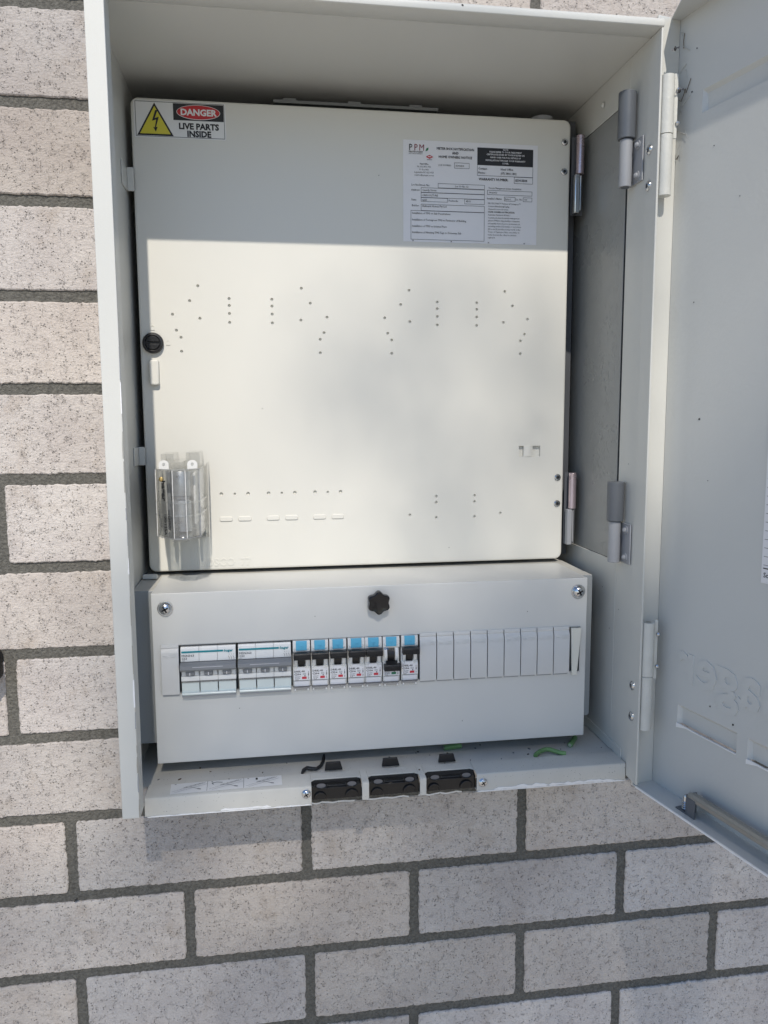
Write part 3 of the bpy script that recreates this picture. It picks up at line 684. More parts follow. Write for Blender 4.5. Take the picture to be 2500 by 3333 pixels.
# three-pole main switches
def main_switch(x0, x1, label):
    r = thing('main_switch', label, 'main switch', (x0, CY, .1335), 'three pole switches with grey toggles'); r['local'] = 1
    W3 = x1 - x0; p = W3 / 3
    d = MB()
    for i in range(3):
        d.prism([(.008, .0495), (-.0006, .0492), (-.0020, .0470), (-.0026, .0350), (.0000, .0345), (.0000, .0215), (-.0028, .0200), (-.0034, .0158), (.008, .0158)], i * p + .0001, (i + 1) * p - .0001, 'x', M_WHITEP)
        for a, b_ in ((.0008, .0046), (.0128, .0168)):
            d.box(i * p + a, i * p + b_, -.0034, 0, .0212, .0262, M_WHITEP)
    d.build('body', r, bevel=.00025)
    d = MB(); d.box(.0010, W3 * .77, -.0029, -.0018, .0438, .0453, M_TEAL)
    d.box(.0008, .0008, -.003, -.003, .044, .044, M_TEAL)
    d.build('teal_stripe', r)
    d = MB(); d.prism([(-.0015, .0345), (-.0075, .0342), (-.0105, .0325), (-.0108, .0290), (-.0080, .0268), (-.0015, .0268)], -.0002, W3 + .0001, 'x', M_GREYP)
    d.box(W3 * .22, W3 * .77, -.0107, -.0100, .0313, .0317, M_PAPER); d.build('toggle_bar', r, bevel=.0005)
    for i in range(3):
        d = MB(); d.prism([(.001, .0208), (-.0030, .0208), (-.0058, .0230), (-.0058, .0262), (.001, .0268)], i * p + .0048, i * p + .0126, 'x', M_GREYP); d.box(i * p + .0082, i * p + .0090, -.0064, -.0056, .0220, .0250, M_PAPER); d.build('toggle', r, bevel=.0002)
    d = MB(); d.box(.0003, W3 - .0003, -.0058, -.0044, .0146, .0160, M_CLEAR); d.box(.0010, W3 - .0010, -.0062, -.0056, .0036, .0052, M_CLEAR)
    d.build('clear_cover', r, bevel=.0002)
    d = MB()
    for i in range(3): d.box(i * p + .0006, (i + 1) * p - .0004, -.0040, -.0020, .0046, .0143, M_TINTW)
    d.build('label_window', r, bevel=.0002)
    d = MB(); d.prism([(.004, .0052), (-.0060, .0050), (-.0068, .0036), (-.0058, .0022), (.004, .0020)], .0006, W3 - .0006, 'x', M_TINTW); d.box(.0006, W3 - .0006, -.0046, .002, 0, .0019, M_LGREYH); d.build('bottom_strip', r, bevel=.0003)
    d = MB(); d.text(':hager', W3 * .78, .0436, -.0031, .0024, M_TEAL, bold=.05, sx=1.05); d.text('MSN363', .0010, .0400, -.0030, .0021, M_INKG, sx=1.15, bold=.02); d.text('C63', .0010, .0373, -.0031, .0020, M_INKG, sx=1.1, bold=.02); d.text('6000', .0010, .0355, -.0029, .0011, M_INKG)
    for i in range(3):
        x_ = W3 - .0064 + i * .0022; d.box(x_, x_ + .0002, -.0030, -.0026, .0402, .0412, M_INKG); d.box(x_, x_ + .0002, -.0030, -.0026, .0358, .0370, M_INKG)
        d.prism([(x_ - .0008, .0392), (x_ - .0006, .0393), (x_ + .0003, .0371), (x_ + .0001, .0370)], -.0031, -.0028, 'y', M_INKG)
    d.build('lettering', r, smooth=False)
main_switch(.1217, .1742, 'three pole grey-toggle switch beside the left blanking plate')
main_switch(.1764, .2277, 'three pole grey-toggle switch next to the black-toggle breakers')

# blanking plates
def blank_profile():
    return [(.004, .0508), (-.0012, .0508), (-.0016, .0480), (-.0010, .0468), (-.0026, .0440), (-.0032, .0425), (-.0034, .0030), (-.0030, .0014), (.004, .0012)]
def blank_mesh(parent, w_, raised=True):
    d = MB(); d.prism(blank_profile(), .0006, w_ - .0003, 'x', M_BLANK); d.box(.0012, w_ - .0012, -.0006, .004, -.0003, .0012, M_LGREYH); d.build('plate', parent, bevel=.0002)
    d = MB(); d.text('hager', .0022, .0397, -.00335, .0013, M_BLANK, depth=.00012, sx=1.1); d.box(.0098, w_ - .0012, -.0036, -.0033, .0413, .0416, M_BLANK); d.box(.0098, w_ - .0012, -.0036, -.0033, .0395, .0398, M_BLANK); d.box(.0010, w_ - .0010, -.00345, -.0033, .0385, .0387, M_BLANK); d.build('raised_mark', parent)
ords = ['first grey blanking plate, touching the last circuit breaker', 'second grey blanking plate counting from the circuit breakers', 'third grey blanking plate counting from the circuit breakers', 'fourth grey blanking plate counting from the circuit breakers', 'middle grey blanking plate of the row of nine', 'fourth grey blanking plate counting from the right end', 'third grey blanking plate counting from the right end', 'second grey blanking plate counting from the right end', 'last grey blanking plate, beside the tilted cream strip']
b0 = thing('blanking_plate', ords[0], 'blanking plate', (.3563, CY, .1349), 'grey blanking plates filling the cover slot'); b0['local'] = 1
blank_mesh(b0, .0177)
for i in range(1, 9):
    c = copy_tree(b0); c['label'] = ords[i]; c.location = (.3563 + .01768 * i, CY, .1349)
bl = thing('blanking_plate', 'blanking plate at the far left end of the slot', 'blanking plate', (.1029, CY, .1349)); bl['local'] = 1; blank_mesh(bl, .0174)
tb = thing('blanking_strip', 'narrow cream plastic strip sitting tilted at the right end of the slot', 'blanking plate', (.5178, CY, .1345)); tb['local'] = 1
d = MB(); d.prism([(0, 0), (.0052, 0), (.0092, .0498), (-.0016, .0500)], -.0050, -.0020, 'y', M_CREAMP); d.build('strip', tb, bevel=.0004)
d = MB(); d.prism([(.0046, .003), (.0086, .0045), (.0094, .047), (.0088, .048)], -.0016, .0006, 'y', M_INK); d.build('gap_edge', tb)

# ------------------------------------------------------------------ hinged meter panel
YP = .060
pan = thing('meter_board', 'large cream plastic meter mounting panel with screw holes', 'meter panel', (.312, YP, .2390))
PX0, PX1, PZ0, PZ1 = .0818, .5428, .2390, .7206
d = MB(); n0 = 0
O = rrect(PX0, PX1, PZ0, PZ1, .0075, 6); n = len(O); cx, cz = (PX0 + PX1) / 2, (PZ0 + PZ1) / 2
def ins(p, e): return (cx + (p[0] - cx) * (1 - e / ((PX1 - PX0) / 2)), cz + (p[1] - cz) * (1 - e / ((PZ1 - PZ0) / 2)))
L_ = [(.0022, YP), (.0008, YP + .0004), (.0001, YP + .0016), (0, YP + .0035), (0, YP + .014)]
vs = []
for e, y_ in L_: vs += [(*[ins(p, e)[0]], y_, ins(p, e)[1]) for p in O]
fs = [tuple(range(n))[::-1]] + [(j * n + i, (j + 1) * n + i, (j + 1) * n + (i + 1) % n, j * n + (i + 1) % n)[::-1] for j in range(len(L_) - 1) for i in range(n)] + [tuple(range((len(L_) - 1) * n, len(L_) * n))]
d.add(vs, [f[::-1] for f in fs], M_PANEL)
po = d.build('panel_sheet', pan, smooth=False)
HOLES = [(.1419, .5382), (.1332, .5230), (.1154, .5090), (.1431, .5053), (.1188, .4929), (.1232, .4857), (.1233, .4714), (.2487, .5377), (.2578, .5225), (.2477, .5048), (.2754, .5082), (.2720, .4920), (.2678, .4850), (.2677, .4709)]
HOLES += [(.3642, .5377), (.3550, .5226), (.3376, .5083), (.3650, .5047), (.3407, .4921), (.3450, .4850), (.3450, .4708), (.4709, .5384), (.4798, .5231), (.4698, .5052), (.4973, .5090), (.4941, .4927), (.4896, .4854), (.4895, .4714)]
for x_ in (.1734, .2176, .3953, .4394): HOLES += [(x_, z_) for z_ in (.5258, .5188, .5106, .5015)]
for x_ in (.3948, .4388): HOLES += [(x_, z_) for z_ in (.3144, .3075, .2905)]
HOLES += [(.3648, .2940), (.4689, .2939)]
HB = [(.1595, .3214), (.1878, .3213), (.2096, .3213), (.2378, .3214), (.2597, .3216), (.2877, .3215)]; HS = [(.1737, .3214), (.2237, .3214), (.2736, .3214)]
cut = MB()
for lst, r_ in ((HOLES, .0020), (HB, .0025), (HS, .0017)):
    for x_, z_ in lst: cut.cyl((x_, YP - .002, z_), 'y', r_, .0046, M_PANEL, 16, r2=r_ * .55)
cut.box(.4897, .4952, YP - .002, YP + .0042, .3573, .3694, M_PANEL); cut.box(.5056, .5147, YP - .002, YP + .0042, .3573, .3694, M_PANEL)
def groove(cx, cz, r, w_=.0005):
    n = 40; vs = []
    for rr, y_ in ((r, YP - .002), (r + w_, YP - .002), (r + w_, YP + .0007), (r, YP + .0007)):
        vs += [(cx + rr * math.cos(2 * math.pi * i / n), y_, cz + rr * math.sin(2 * math.pi * i / n)) for i in range(n)]
    fs = [(j * n + i, j * n + (i + 1) % n, ((j + 1) % 4) * n + (i + 1) % n, ((j + 1) % 4) * n + i) for j in range(4) for i in range(n)]
    cut.add(vs, fs, M_PANEL)
for cx_, cz_ in ((.1075, .5385), (.1964, .5085), (.4176, .5090), (.5168, .5385), (.4241, .3715), (.5155, .2765), (.1994, .3713), (.3118, .2770), (.1093, .2790)):
    groove(cx_, cz_ , .0092)
for cx_, cz_ in ((.1964, .5085), (.4176, .5090), (.5168, .5385), (.1075, .5385)): groove(cx_, cz_, .0058, .00025)
co_ = cut.build('cutter', pan, smooth=False)
bo = po.modifiers.new('cut', 'BOOLEAN'); bo.operation = 'DIFFERENCE'; bo.object = co_; bo.solver = 'EXACT'
dg = bpy.context.evaluated_depsgraph_get(); dg.update()
nm = bpy.data.meshes.new_from_object(po.evaluated_get(dg)); po.modifiers.clear(); old = po.data; po.data = nm; nm.name = 'panel_sheet'
bpy.data.objects.remove(co_)
print('panel faces', len(nm.polygons))
d = MB()
for i, (x0, x1) in enumerate(((.157, .1707), (.1767, .1908), (.2071, .2209), (.2268, .2409), (.2572, .2713), (.2773, .2911))):
    r_ = .0022; P_ = rrect(x0, x1, .2919, .2969, .0019)
    d.prism(P_, YP - .0011, YP + .001, 'y', M_PANEL)
d.build('raised_pads', pan, bevel=.0005)
d = MB(); d.prism([(.0905, .4372), (.0925, .4364), (.0980, .4364), (.1002, .4372), (.1002, .4622), (.0905, .4622)], YP - .0062, YP + .001, 'y', M_PANEL); d.build('grip_boss', pan, bevel=.0015, seg=3)
d = MB(); d.cyl((.50, YP - .0004, .3634), 'y', .0001, .0001, M_PANEL, 4)
d.prism([(.4953 + .0001 * 0, YP + .0008)] + [(.50045 - .0050 * math.cos(math.radians(t_)), YP + .0006 - .0014 * math.sin(math.radians(t_))) for t_ in range(0, 181, 15)] + [(.5055, YP + .0008)], .3574, .3693, 'z', M_PANEL); d.build('moulded_bar', pan)
d = MB(); d.text('BOSCO  77', .1343, .2435, YP - .0002, .0082, M_PANEL, bold=.03, depth=.00035, sx=.95); d.build('embossed_lettering', pan, bevel=.0001)
d = MB(); d.lathe((.0951, YP, .4795), [(.0106, 0), (.0106, .0035), (.0100, .0052), (.0078, .0056), (.0074, .0046), (.0070, .0046)], M_BLACK, 40)
d.prism([(.0951 + .0069 * math.cos(math.radians(a)), .4795 + .0069 * math.sin(math.radians(a))) for a in range(8, 173, 8)], YP - .0062, YP - .0040, 'y', M_BLACK)
d.prism([(.0951 + .0069 * math.cos(math.radians(a)), .4795 + .0069 * math.sin(math.radians(a))) for a in range(188, 353, 8)], YP - .0062, YP - .0040, 'y', M_BLACK)
d.build('turn_lock', pan, bevel=.0003)
d = MB()
for cx_, cz_, op in ((.0949, .4950, 1), (.1101, .4800, 0)):
    d.box(cx_ - .0022, cx_ + .0022, YP - .0006, YP + .0005, cz_ - .0024, cz_ + .0008, M_PANEL)
    A = [(cx_ + .0016 * math.cos(math.radians(t_)), cz_ + .0010 + .0018 * math.sin(math.radians(t_))) for t_ in range(0 if not op else 20, 181, 20)]
    B_ = [(cx_ + .0010 * math.cos(math.radians(t_)), cz_ + .0010 + .0012 * math.sin(math.radians(t_))) for t_ in range(180, -1 if not op else 19, -20)]
    d.prism(A + B_, YP - .0006, YP + .0003, 'y', M_PANEL)
d.build('padlock_symbols', pan)
for z_ in (.6973, .6666, .3332, .3033):
    d = MB(); d.lathe((.5358, YP, z_), [(.0037, 0), (.0036, .0010), (.0026, .0020), (.0017, .0020), (.0015, .0008)], M_CHROME, 24); o = d.build('rivet', pan)
    d = MB(); d.lathe((.5358, YP - .0009, z_), [(.0014, 0), (.0014, .0002)], M_INK, 14); d.build('rivet_hole', o)
for zt, zm, zb, lm in ((.7030, .6625, .6215, M_CHROME), (.3385, .2975, .2565, M_LGREYH)):
    d = MB(); d.cyl((.5515, .054, zm + .0004), 'z', .0043, zt - zm - .0004, M_ZINCP, 24); o = d.build('panel_hinge', pan, bevel=.0004)
    d = MB(); d.box(.5450, .5505, .050, .058, zb, zm - .0004, lm); d.box(.5513, .5532, .052, .060, zb + .003, zm - .001, lm); d.build('hinge_leaf', o, bevel=.0012, seg=3)
    d = MB(); d.box(.5446, .5575, .0605, .0618, zb, zt, M_POST); d.build('backing_leaf', o)

# ------------------------------------------------------------------ warning sticker and printed notice
ws = thing('warning_sticker', 'white danger sticker with a yellow lightning triangle at top of panel', 'sticker', (.13, YP, .683))
a = .0045; Ms = Matrix.Translation((.1300, 0, .7000)) @ Matrix.Rotation(-a * 1.0, 4, 'Y') @ Matrix.Translation((-.1300, 0, -.7000))
def rotd(d):
    d.v = [tuple(Ms @ Vector(v)) for v in d.v]; return d
y0 = YP - .0002
d = MB(); d.prism(rrect(.0848, .1752, .6826, .7180, .0015), y0 - .0001, y0 + .0001, 'y', M_STICK); rotd(d).build('backing', ws, smooth=False)
d = MB()
for x0, x1, z0, z1 in ((.0864, .1738, .6837, .6841), (.0864, .1738, .7167, .7171), (.0864, .0868, .6841, .7167), (.1734, .1738, .6841, .7167), (.1234, .1731, .7003, .7162)): d.box(x0, x1, y0 - .0003, y0 - .0001, z0, z1, M_INK)
tri = [(.1052, .7160), (.0876, .6846), (.1231, .6846)]
d.prism(tri, y0 - .0003, y0 - .0001, 'y', M_INK)
rotd(d).build('black_print', ws, smooth=False)
d = MB(); c_ = (sum(p[0] for p in tri) / 3, sum(p[1] for p in tri) / 3); d.prism([(c_[0] + (p[0] - c_[0]) * .84, c_[1] + (p[1] - c_[1]) * .84) for p in tri], y0 - .0005, y0 - .0003, 'y', M_YEL); rotd(d).build('yellow_triangle', ws, smooth=False)
d = MB(); zz = [(.1060, .7088), (.1025, .6985), (.1066, .6998), (.1050, .6922), (.1034, .6926), (.1058, .6882), (.1078, .6928), (.1062, .6926), (.1092, .7024), (.1052, .7012), (.1082, .7088)]
d.prism(zz, y0 - .0007, y0 - .0005, 'y', M_INK); rotd(d).build('lightning_bolt', ws, smooth=False)
d = MB(); E_ = lambda rx, rz: [(.1482 + rx * math.cos(math.radians(t_)), .7083 + rz * math.sin(math.radians(t_))) for t_ in range(0, 360, 10)]
d.prism(E_(.0216, .0071), y0 - .0004, y0 - .0003, 'y', M_STICK); d.prism(E_(.0211, .0066), y0 - .0006, y0 - .0004, 'y', M_REDS); rotd(d).build('red_oval', ws, smooth=False)
d = MB(); d.text('DANGER', .1482, .7053, y0 - .0007, .0059, M_STICK, 'CENTER', bold=.055, sx=1.04); d.text('LIVE PARTS', .1482, .6920, y0 - .0004, .0056, M_INK, 'CENTER', bold=.06, sx=1.0); d.text('INSIDE', .1482, .6848, y0 - .0004, .0056, M_INK, 'CENTER', bold=.06, sx=1.0); rotd(d).build('lettering', ws, smooth=False)

nt_ = thing('printed_notice', 'white printed notice sheet with company logo and tables on the panel', 'notice', (.43, YP, .587))
d = MB()
NX0, NX1, NZ0, NZ1 = .3579, .5056, .5885, .6923
y0 = YP - .0002
d.box(NX0, NX1, y0 - .0002, y0, NZ0, NZ1, M_PAPER); d.build('paper', nt_, smooth=False)
# positions below are read on the notice as (u,v): u across 0..1, v down 0..1
def U(u): return NX0 + (NX1 - NX0) * u
def V(v): return NZ1 - (NZ1 - NZ0) * v
yk = y0 - .00035
def ntx(d, s_, u, v, h, m_=M_INK, al='LEFT', bo=.01, sx=1): d.text(s_, U(u), V(v), yk - .0003, h * (NZ1 - NZ0), m_, al, bold=bo, sx=sx)
def frame(d, u0, v0, u1, v1, w_=.0003, m_=M_INK):
    x0, x1, z0, z1 = U(u0), U(u1), V(v1), V(v0)
    for a_, b_, c__, d__ in ((x0, x1, z0, z0 + w_), (x0, x1, z1 - w_, z1), (x0, x0 + w_, z0 + w_, z1 - w_), (x1 - w_, x1, z0 + w_, z1 - w_)): d.box(a_, b_, yk - .0001, yk + .0001, c__, d__, m_)
d = MB(); d.box(U(.545), U(.965), yk - .0001, yk + .0001, V(.215), V(.045), M_INK); d.build('black_heading', nt_, smooth=False)
d = MB()
for u0, v0, u1, v1 in ((.545, .215, .965, .322), (.823, .322, .965, .388), (.374, .205, .486, .260), (.255, .415, .602, .460), (.130, .462, .602, .510), (.130, .510, .602, .560), (.130, .560, .327, .600), (.452, .560, .602, .610), (.130, .625, .602, .690), (.055, .690, .602, 1 - .022), (.622, .463, .962, .508), (.750, .524, .834, .566), (.893, .524, .962, .566)): frame(d, u0, v0, u1, v1)
d.build('table_lines', nt_, smooth=False)
d = MB(); PPM = [('P', .040), ('P', .078), ('M', .114)]
for ch, u in PPM: ntx(d, ch, u, .103, .062, M_MAROON if ch != 'P' or u > .05 else M_INK, bo=0, sx=.85)
d.prism([(U(.162), V(.105)), (U(.170), V(.078)), (U(.184), V(.070)), (U(.182), V(.092)), (U(.172), V(.104))], yk - .0003, yk, 'y', M_LEAFP)
ntx(d, 'PROTECTANT', .040, .123, .014, M_INK, bo=.03, sx=1.15); ntx(d, 'PEST MANAGEMENT', .040, .139, .010, M_INKG, sx=1.1)
d.prism([(U(.165), V(.160)), (U(.192), V(.141)), (U(.219), V(.160)), (U(.192), V(.179))], yk - .0003, yk, 'y', M_REDS); d.box(U(.180), U(.204), yk - .0005, yk - .0003, V(.163), V(.156), M_PAPER); d.box(U(.173), U(.211), yk - .0003, yk, V(.190), V(.186), M_INKG)
d.build('logo', nt_, smooth=False)
d = MB()
for s_, v in (('METER BOX NOTIFICATION', .085), ('AND', .125), ('HOME OWNERS NOTICE', .165)): ntx(d, s_, .382, v, .0235, bo=.035, al='CENTER', sx=.93)
for i, s_ in enumerate(('Head Office', 'Ph: (07) 3806 1402', 'PO Box 4456', 'Loganholme BC QLD 4129', 'enquiries@ppmgmt.com.au')): ntx(d, s_, .152, .238 + i * .0275, .0150, al='CENTER', bo=.03 if i == 0 else 0, sx=.86)
ntx(d, 'JOB NUMBER:', .258, .243, .0155, M_INKG); ntx(d, 'SS1413504', .383, .243, .0155, bo=.02, sx=.92)
for s_, v in (('Contact :', .262), ('Phone :', .303)): ntx(d, s_, .552, v, .0215, bo=.02, sx=.9)
ntx(d, 'Head Office', .720, .262, .0215, bo=.02, sx=.9); ntx(d, '(07) 3806 1402', .720, .303, .0215, bo=.02, sx=.9)
ntx(d, 'WARRANTY NUMBER:', .557, .368, .024, bo=.03, sx=.92); ntx(d, 'SS1413504', .832, .368, .0235, bo=.04, sx=.86)
for s_, u, v in (('Lot No/Street No:', .058, .447), ('Lot 10 No 12', .380, .448), ('Address:', .058, .497), ('Cassidy Street', .138, .496), ('CABOOLTURE', .138, .546), ('State:', .058, .593), ('QLD', .138, .593), ('Postcode:', .334, .592), ('4510', .462, .592), ('Builder:', .062, .650), ('Hallmark Homes Pty Ltd', .138, .653)): ntx(d, s_, u, v, .0195, bo=.005, sx=.92)
for s_, v in (('Installation of TMS to Slab Penetrations', .725), ('Installation of Termigreen TMS to Perimeter of Building', .790), ('Installation of TMS to Isolated Piers', .853), ('Installation of Abutting TMS Tags to Driveway Slab', .915)): ntx(d, s_, .064, v, .0195, bo=.005, sx=.905)
ntx(d, 'Termite Management System Completion:', .630, .450, .0165, sx=.88); ntx(d, '18/12/2025', .632, .493, .014); ntx(d, "Installer's Name:", .620, .555, .0185, sx=.9); ntx(d, 'Bailey L', .757, .553, .014); ntx(d, 'Lic. No:', .837, .555, .0185, sx=.86); ntx(d, '368', .902, .553, .014)
body = ['PROTECTANT\u2122 Polymer & Termigreen\u2122', 'Contains Bifenthrin@5.2g/kg', 'Chemical in non soil matrix', 'HOME OWNERS NOTIFICATION', 'Australian Standards AS3660.1', 'recommends that the termite management', 'system (TMS) be inspected by a competent', 'and suitably licenced person at intervals not', 'exceeding twelve (12) months or every three', '(3) to six (6) months in areas north of the', 'Tropic of Capricorn. Place one sticker in', 'meter box and the other in a kitchen', 'cupboard.']
for i, s_ in enumerate(body): ntx(d, s_, .628, .602 + i * .0286, .0152, bo=.03 if i == 3 else .003, sx=.90 if i not in (9, 10, 11) else .95)
for u in (.065, .348, .628, .900): ntx(d, 'x', u, 1 - .004, .020, bo=0, sx=1.3)
d.build('black_lettering', nt_, smooth=False)
d = MB(); yk -= .0004
for s_, v in (('NOTE', .068), ('PLEASE REFER TO YOUR TREATMENT', .092), ('CERTIFICATE ISSUED BY YOUR BUILDER ON', .118), ('HAND OVER FOR FULL DETAILS OF', .146), ('INSTALLATION TYPE AND YOUR WARRANTY', .176), ('COVER.', .203)): ntx(d, s_, .755, v, .0155, M_PAPER, 'CENTER', bo=.03, sx=.93)
d.build('white_lettering', nt_, smooth=False)

# instruction sticker lying on the sill
ss = thing('instruction_sticker', 'white pictogram sticker lying on top of the sill at the left', 'sticker', (.160, -.062, SZ1))
zt = SZ1 + .0002
d = MB(); Q_ = [(.1105, -.0536), (.1116, -.0743), (.2160, -.0709), (.2155, -.0508)]; d.add([(x, y, zt) for x, y in Q_] + [(x, y, zt + .0001) for x, y in Q_], [(4, 5, 6, 7), (0, 4, 7, 3), (5, 1, 2, 6), (0, 1, 5, 4), (3, 7, 6, 2)], M_STICK); d.build('backing', ss, smooth=False)
d = MB(); z1_ = zt + .0003
def stroke(pts, w_, m_):
    pts = [(.1120 + (x - .1050) * .915, -.0725 + (y + .0205) * .88) for x, y in pts]; w_ *= .9
    for (x0, y_0), (x1, y_1) in zip(pts[:-1], pts[1:]):
        dx, dy = x1 - x0, y_1 - y_0; L = math.hypot(dx, dy) or 1; nx, ny = -dy / L * w_ / 2, dx / L * w_ / 2
        d.add([(x0 + nx, y_0 + ny, z1_), (x1 + nx, y_1 + ny, z1_), (x1 - nx, y_1 - ny, z1_), (x0 - nx, y_0 - ny, z1_)], [(3, 2, 1, 0)], m_)
for i in range(3):
    ox = .1050 + i * .0375; oy = -.0205 + i * .0008
    if i: stroke([(ox - .0012, oy - .001), (ox - .0016, oy + .0225)], .0003, M_INK)
    stroke([(ox + .001, oy + .003), (ox + .034, oy + .0205)], .0003, M_INKG); stroke([(ox + .004, oy + .001), (ox + .0355, oy + .0165)], .0003, M_INKG)
    stroke([(ox + .013, oy + .0118), (ox + .031, oy + .0205)], .0003, M_INKG); stroke([(ox + .015, oy + .0105), (ox + .033, oy + .0190)], .0003, M_INKG)
    for q_ in range(4): stroke([(ox + .016 + q_ * .0042, oy + .0112 + q_ * .0020), (ox + .0145 + q_ * .0042, oy + .0128 + q_ * .0020)], .0003, M_INKG)
    stroke([(ox + .012, oy + .0112), (ox + .018, oy + .0115), (ox + .024, oy + .0085), (ox + .027, oy + .0062)], .0006, M_INKG); stroke([(ox + .0265, oy + .0064), (ox + .0300, oy + .0050)], .0017, M_INKG)
    stroke([(ox + .0022, oy + .0198), (ox + .0040, oy + .0199)], .0009, M_INK)
    if i == 2: stroke([(ox + .012, oy + .016), (ox + .012, oy + .0205)], .0022, M_INK)
    if i == 1: stroke([(ox + .005, oy + .013), (ox + .003, oy + .0165), (ox + .008, oy + .0180), (ox + .014, oy + .0165)], .0012, M_INKG)
d.build('pictograms', ss, smooth=False)

# ------------------------------------------------------------------ fuse holder
fh = thing('fuse_holder', 'clear plastic service fuse carrier on the lower left of the meter panel', 'fuse holder', (.122, YP, .275))
def band(poly_out, th_, z0, z1, d, m_):
    n = len(poly_out); cx_ = sum(p[0] for p in poly_out) / n; P_in = []
    for p in poly_out: 
        P_in.append((cx_ + (p[0] - cx_) * (1 - th_ / .022), YP if abs(p[1] - YP) < 1e-6 else p[1] + th_))
    d.prism(poly_out + P_in[::-1], z0, z1, 'z', m_)
sec = [(.0975, YP), (.1012, -.008), (.1195, -.0300), (.1315, -.0300), (.1430, -.012), (.1450, YP)]
d = MB(); band(sec, .0016, .2885, .3520, d, M_CLEAR)
inner = [(x, y) for x, y in sec]
d.prism(sec, .3520, .3535, 'z', M_CLEAR); d.prism(sec, .2870, .2885, 'z', M_CLEAR)
d.build('clear_carrier', fh, bevel=.0004)
d = MB(); big = [(.0960, YP), (.0985, .020), (.1000, -.009), (.1188, -.0316), (.1322, -.0316), (.1448, -.013), (.1462, .020), (.1468, YP)]
for z0 in (.3215, .3090): band(big, .0012, z0, z0 + .0014, d, M_CLEAR)
d.build('carrier_rib', fh)
d = MB(); d.box(.0985, .1474, .036, YP, .2788, .2800, M_CLEAR); d.box(.1464, .1474, .036, YP, .2800, .3560, M_CLEAR); d.build('clear_base', fh, bevel=.0003)
for bx_ in ((.1035, .1160, .018, YP, .3545, .3668), (.1280, .1415, .018, YP, .3545, .3680), (.1170, .1270, -.012, YP, .3537, .3600), (.1165, .1325, -.022, -.008, .2835, .2868)):
    d = MB(); x0, x1, y0, y1, z0, z1 = bx_; d.box(x0, x1, y0, y1, z0, z1, M_CLEAR); d.build('clear_tab', fh, bevel=.0003)
d = MB(); d.lathe((.1230, .010, .2900), [(.0095, 0), (.0098, .001), (.0098, .0300), (.0090, .0310)], M_FUSEM, 32, 'z'); d.lathe((.1230, .010, .3210), [(.0088, 0), (.0088, .0070)], M_GREYP, 28, 'z'); d.lathe((.1230, .010, .3255), [(.0095, 0), (.0098, .001), (.0098, .0240), (.0092, .0250)], M_FUSEM, 32, 'z'); d.build('fuse_link', fh)
for (x_, y_), mm in zip(sec[1:5], (M_STICK, M_STICK, M_STICK, M_LGREYH)):  # thin pale strips paint the highlights on the acrylic corners
    d = MB(); d.box(x_ - .00028, x_ + .00028, y_ - .0006, y_ - .0001, .2880, .3530, mm); d.build('edge_highlight', fh)
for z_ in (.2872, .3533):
    d = MB(); d.prism([(.1012, -.0086), (.1195, -.0306), (.1315, -.0306), (.1440, -.0126), (.1440, -.0121), (.1315, -.0301), (.1195, -.0301), (.1012, -.0081)], z_, z_ + .0005, 'z', M_LGREYH); d.build('rim_highlight', fh)  # grey strips paint the glint along the top and bottom rims
d = MB(); d.box(.1080, .1120, .020, .045, .290, .349, M_GREYP); d.box(.1345, .1372, .012, .050, .296, .348, M_BODY); d.box(.1030, .1420, .047, .052, .286, .351, M_BLANK); d.box(.1085, .1345, .043, .047, .290, .347, M_LGREYH); d.build('contact', fh, bevel=.001)
for cx_ in (.1090, .1362):
    P_ = [(cx_ - .0048, .3535), (cx_ + .0048, .3535)] + [(cx_ + .0048 * math.cos(math.radians(t_)), .3575 + .0042 * math.sin(math.radians(t_))) for t_ in range(0, 181, 20)]
    d = MB(); d.prism(P_, -.006, -.0045, 'y', M_STICK); d.lathe((cx_, -.006, .3578), [(.0015, 0), (.0012, .0006)], M_CHROME, 14); d.build('white_lug', fh)
d = MB(); d.lathe((.1075, -.0160, .3440), [(.0024, 0), (.0022, .001), (.0010, .0018)], mat('brass', (.72, .52, .22), .25, metal=1), 18); d.build('brass_screw', fh)
# printing on the slanting left facet
ux = Vector((.1195 - .1012, -.0300 + .008, 0)).normalized(); fn = Vector((ux.y, -ux.x, 0))   # facet direction and its outward normal
def facet(s_, off, zc, h, bo=0, sx=1):
    # text running downward; off = distance across the facet from its outer edge
    b3 = MB(); b3.text(s_, 0, 0, 0, h, M_INK, bold=bo, sx=sx)
    o3 = Vector((.1012, -.008, 0)) + ux * off + fn * .0003
    out = []
    for v in b3.v:
        a_, c__ = v[0], v[2]      # along the text, up the letter
        out.append(o3 + ux * c__ + Vector((0, 0, zc - a_)))
    d.add(out, b3.f, M_INK)
d = MB(); facet('hager', .0105, .3430, .0062, .06); facet('AS2005,AS60269 For 22MM', .0035, .3440, .0023, sx=1.0); facet('LH907', .0195, .3095, .0037, .05); facet('100/125A', .0130, .3110, .0037, .05); facet('500V', .0065, .3060, .0030)
d.build('printing', fh, smooth=False)

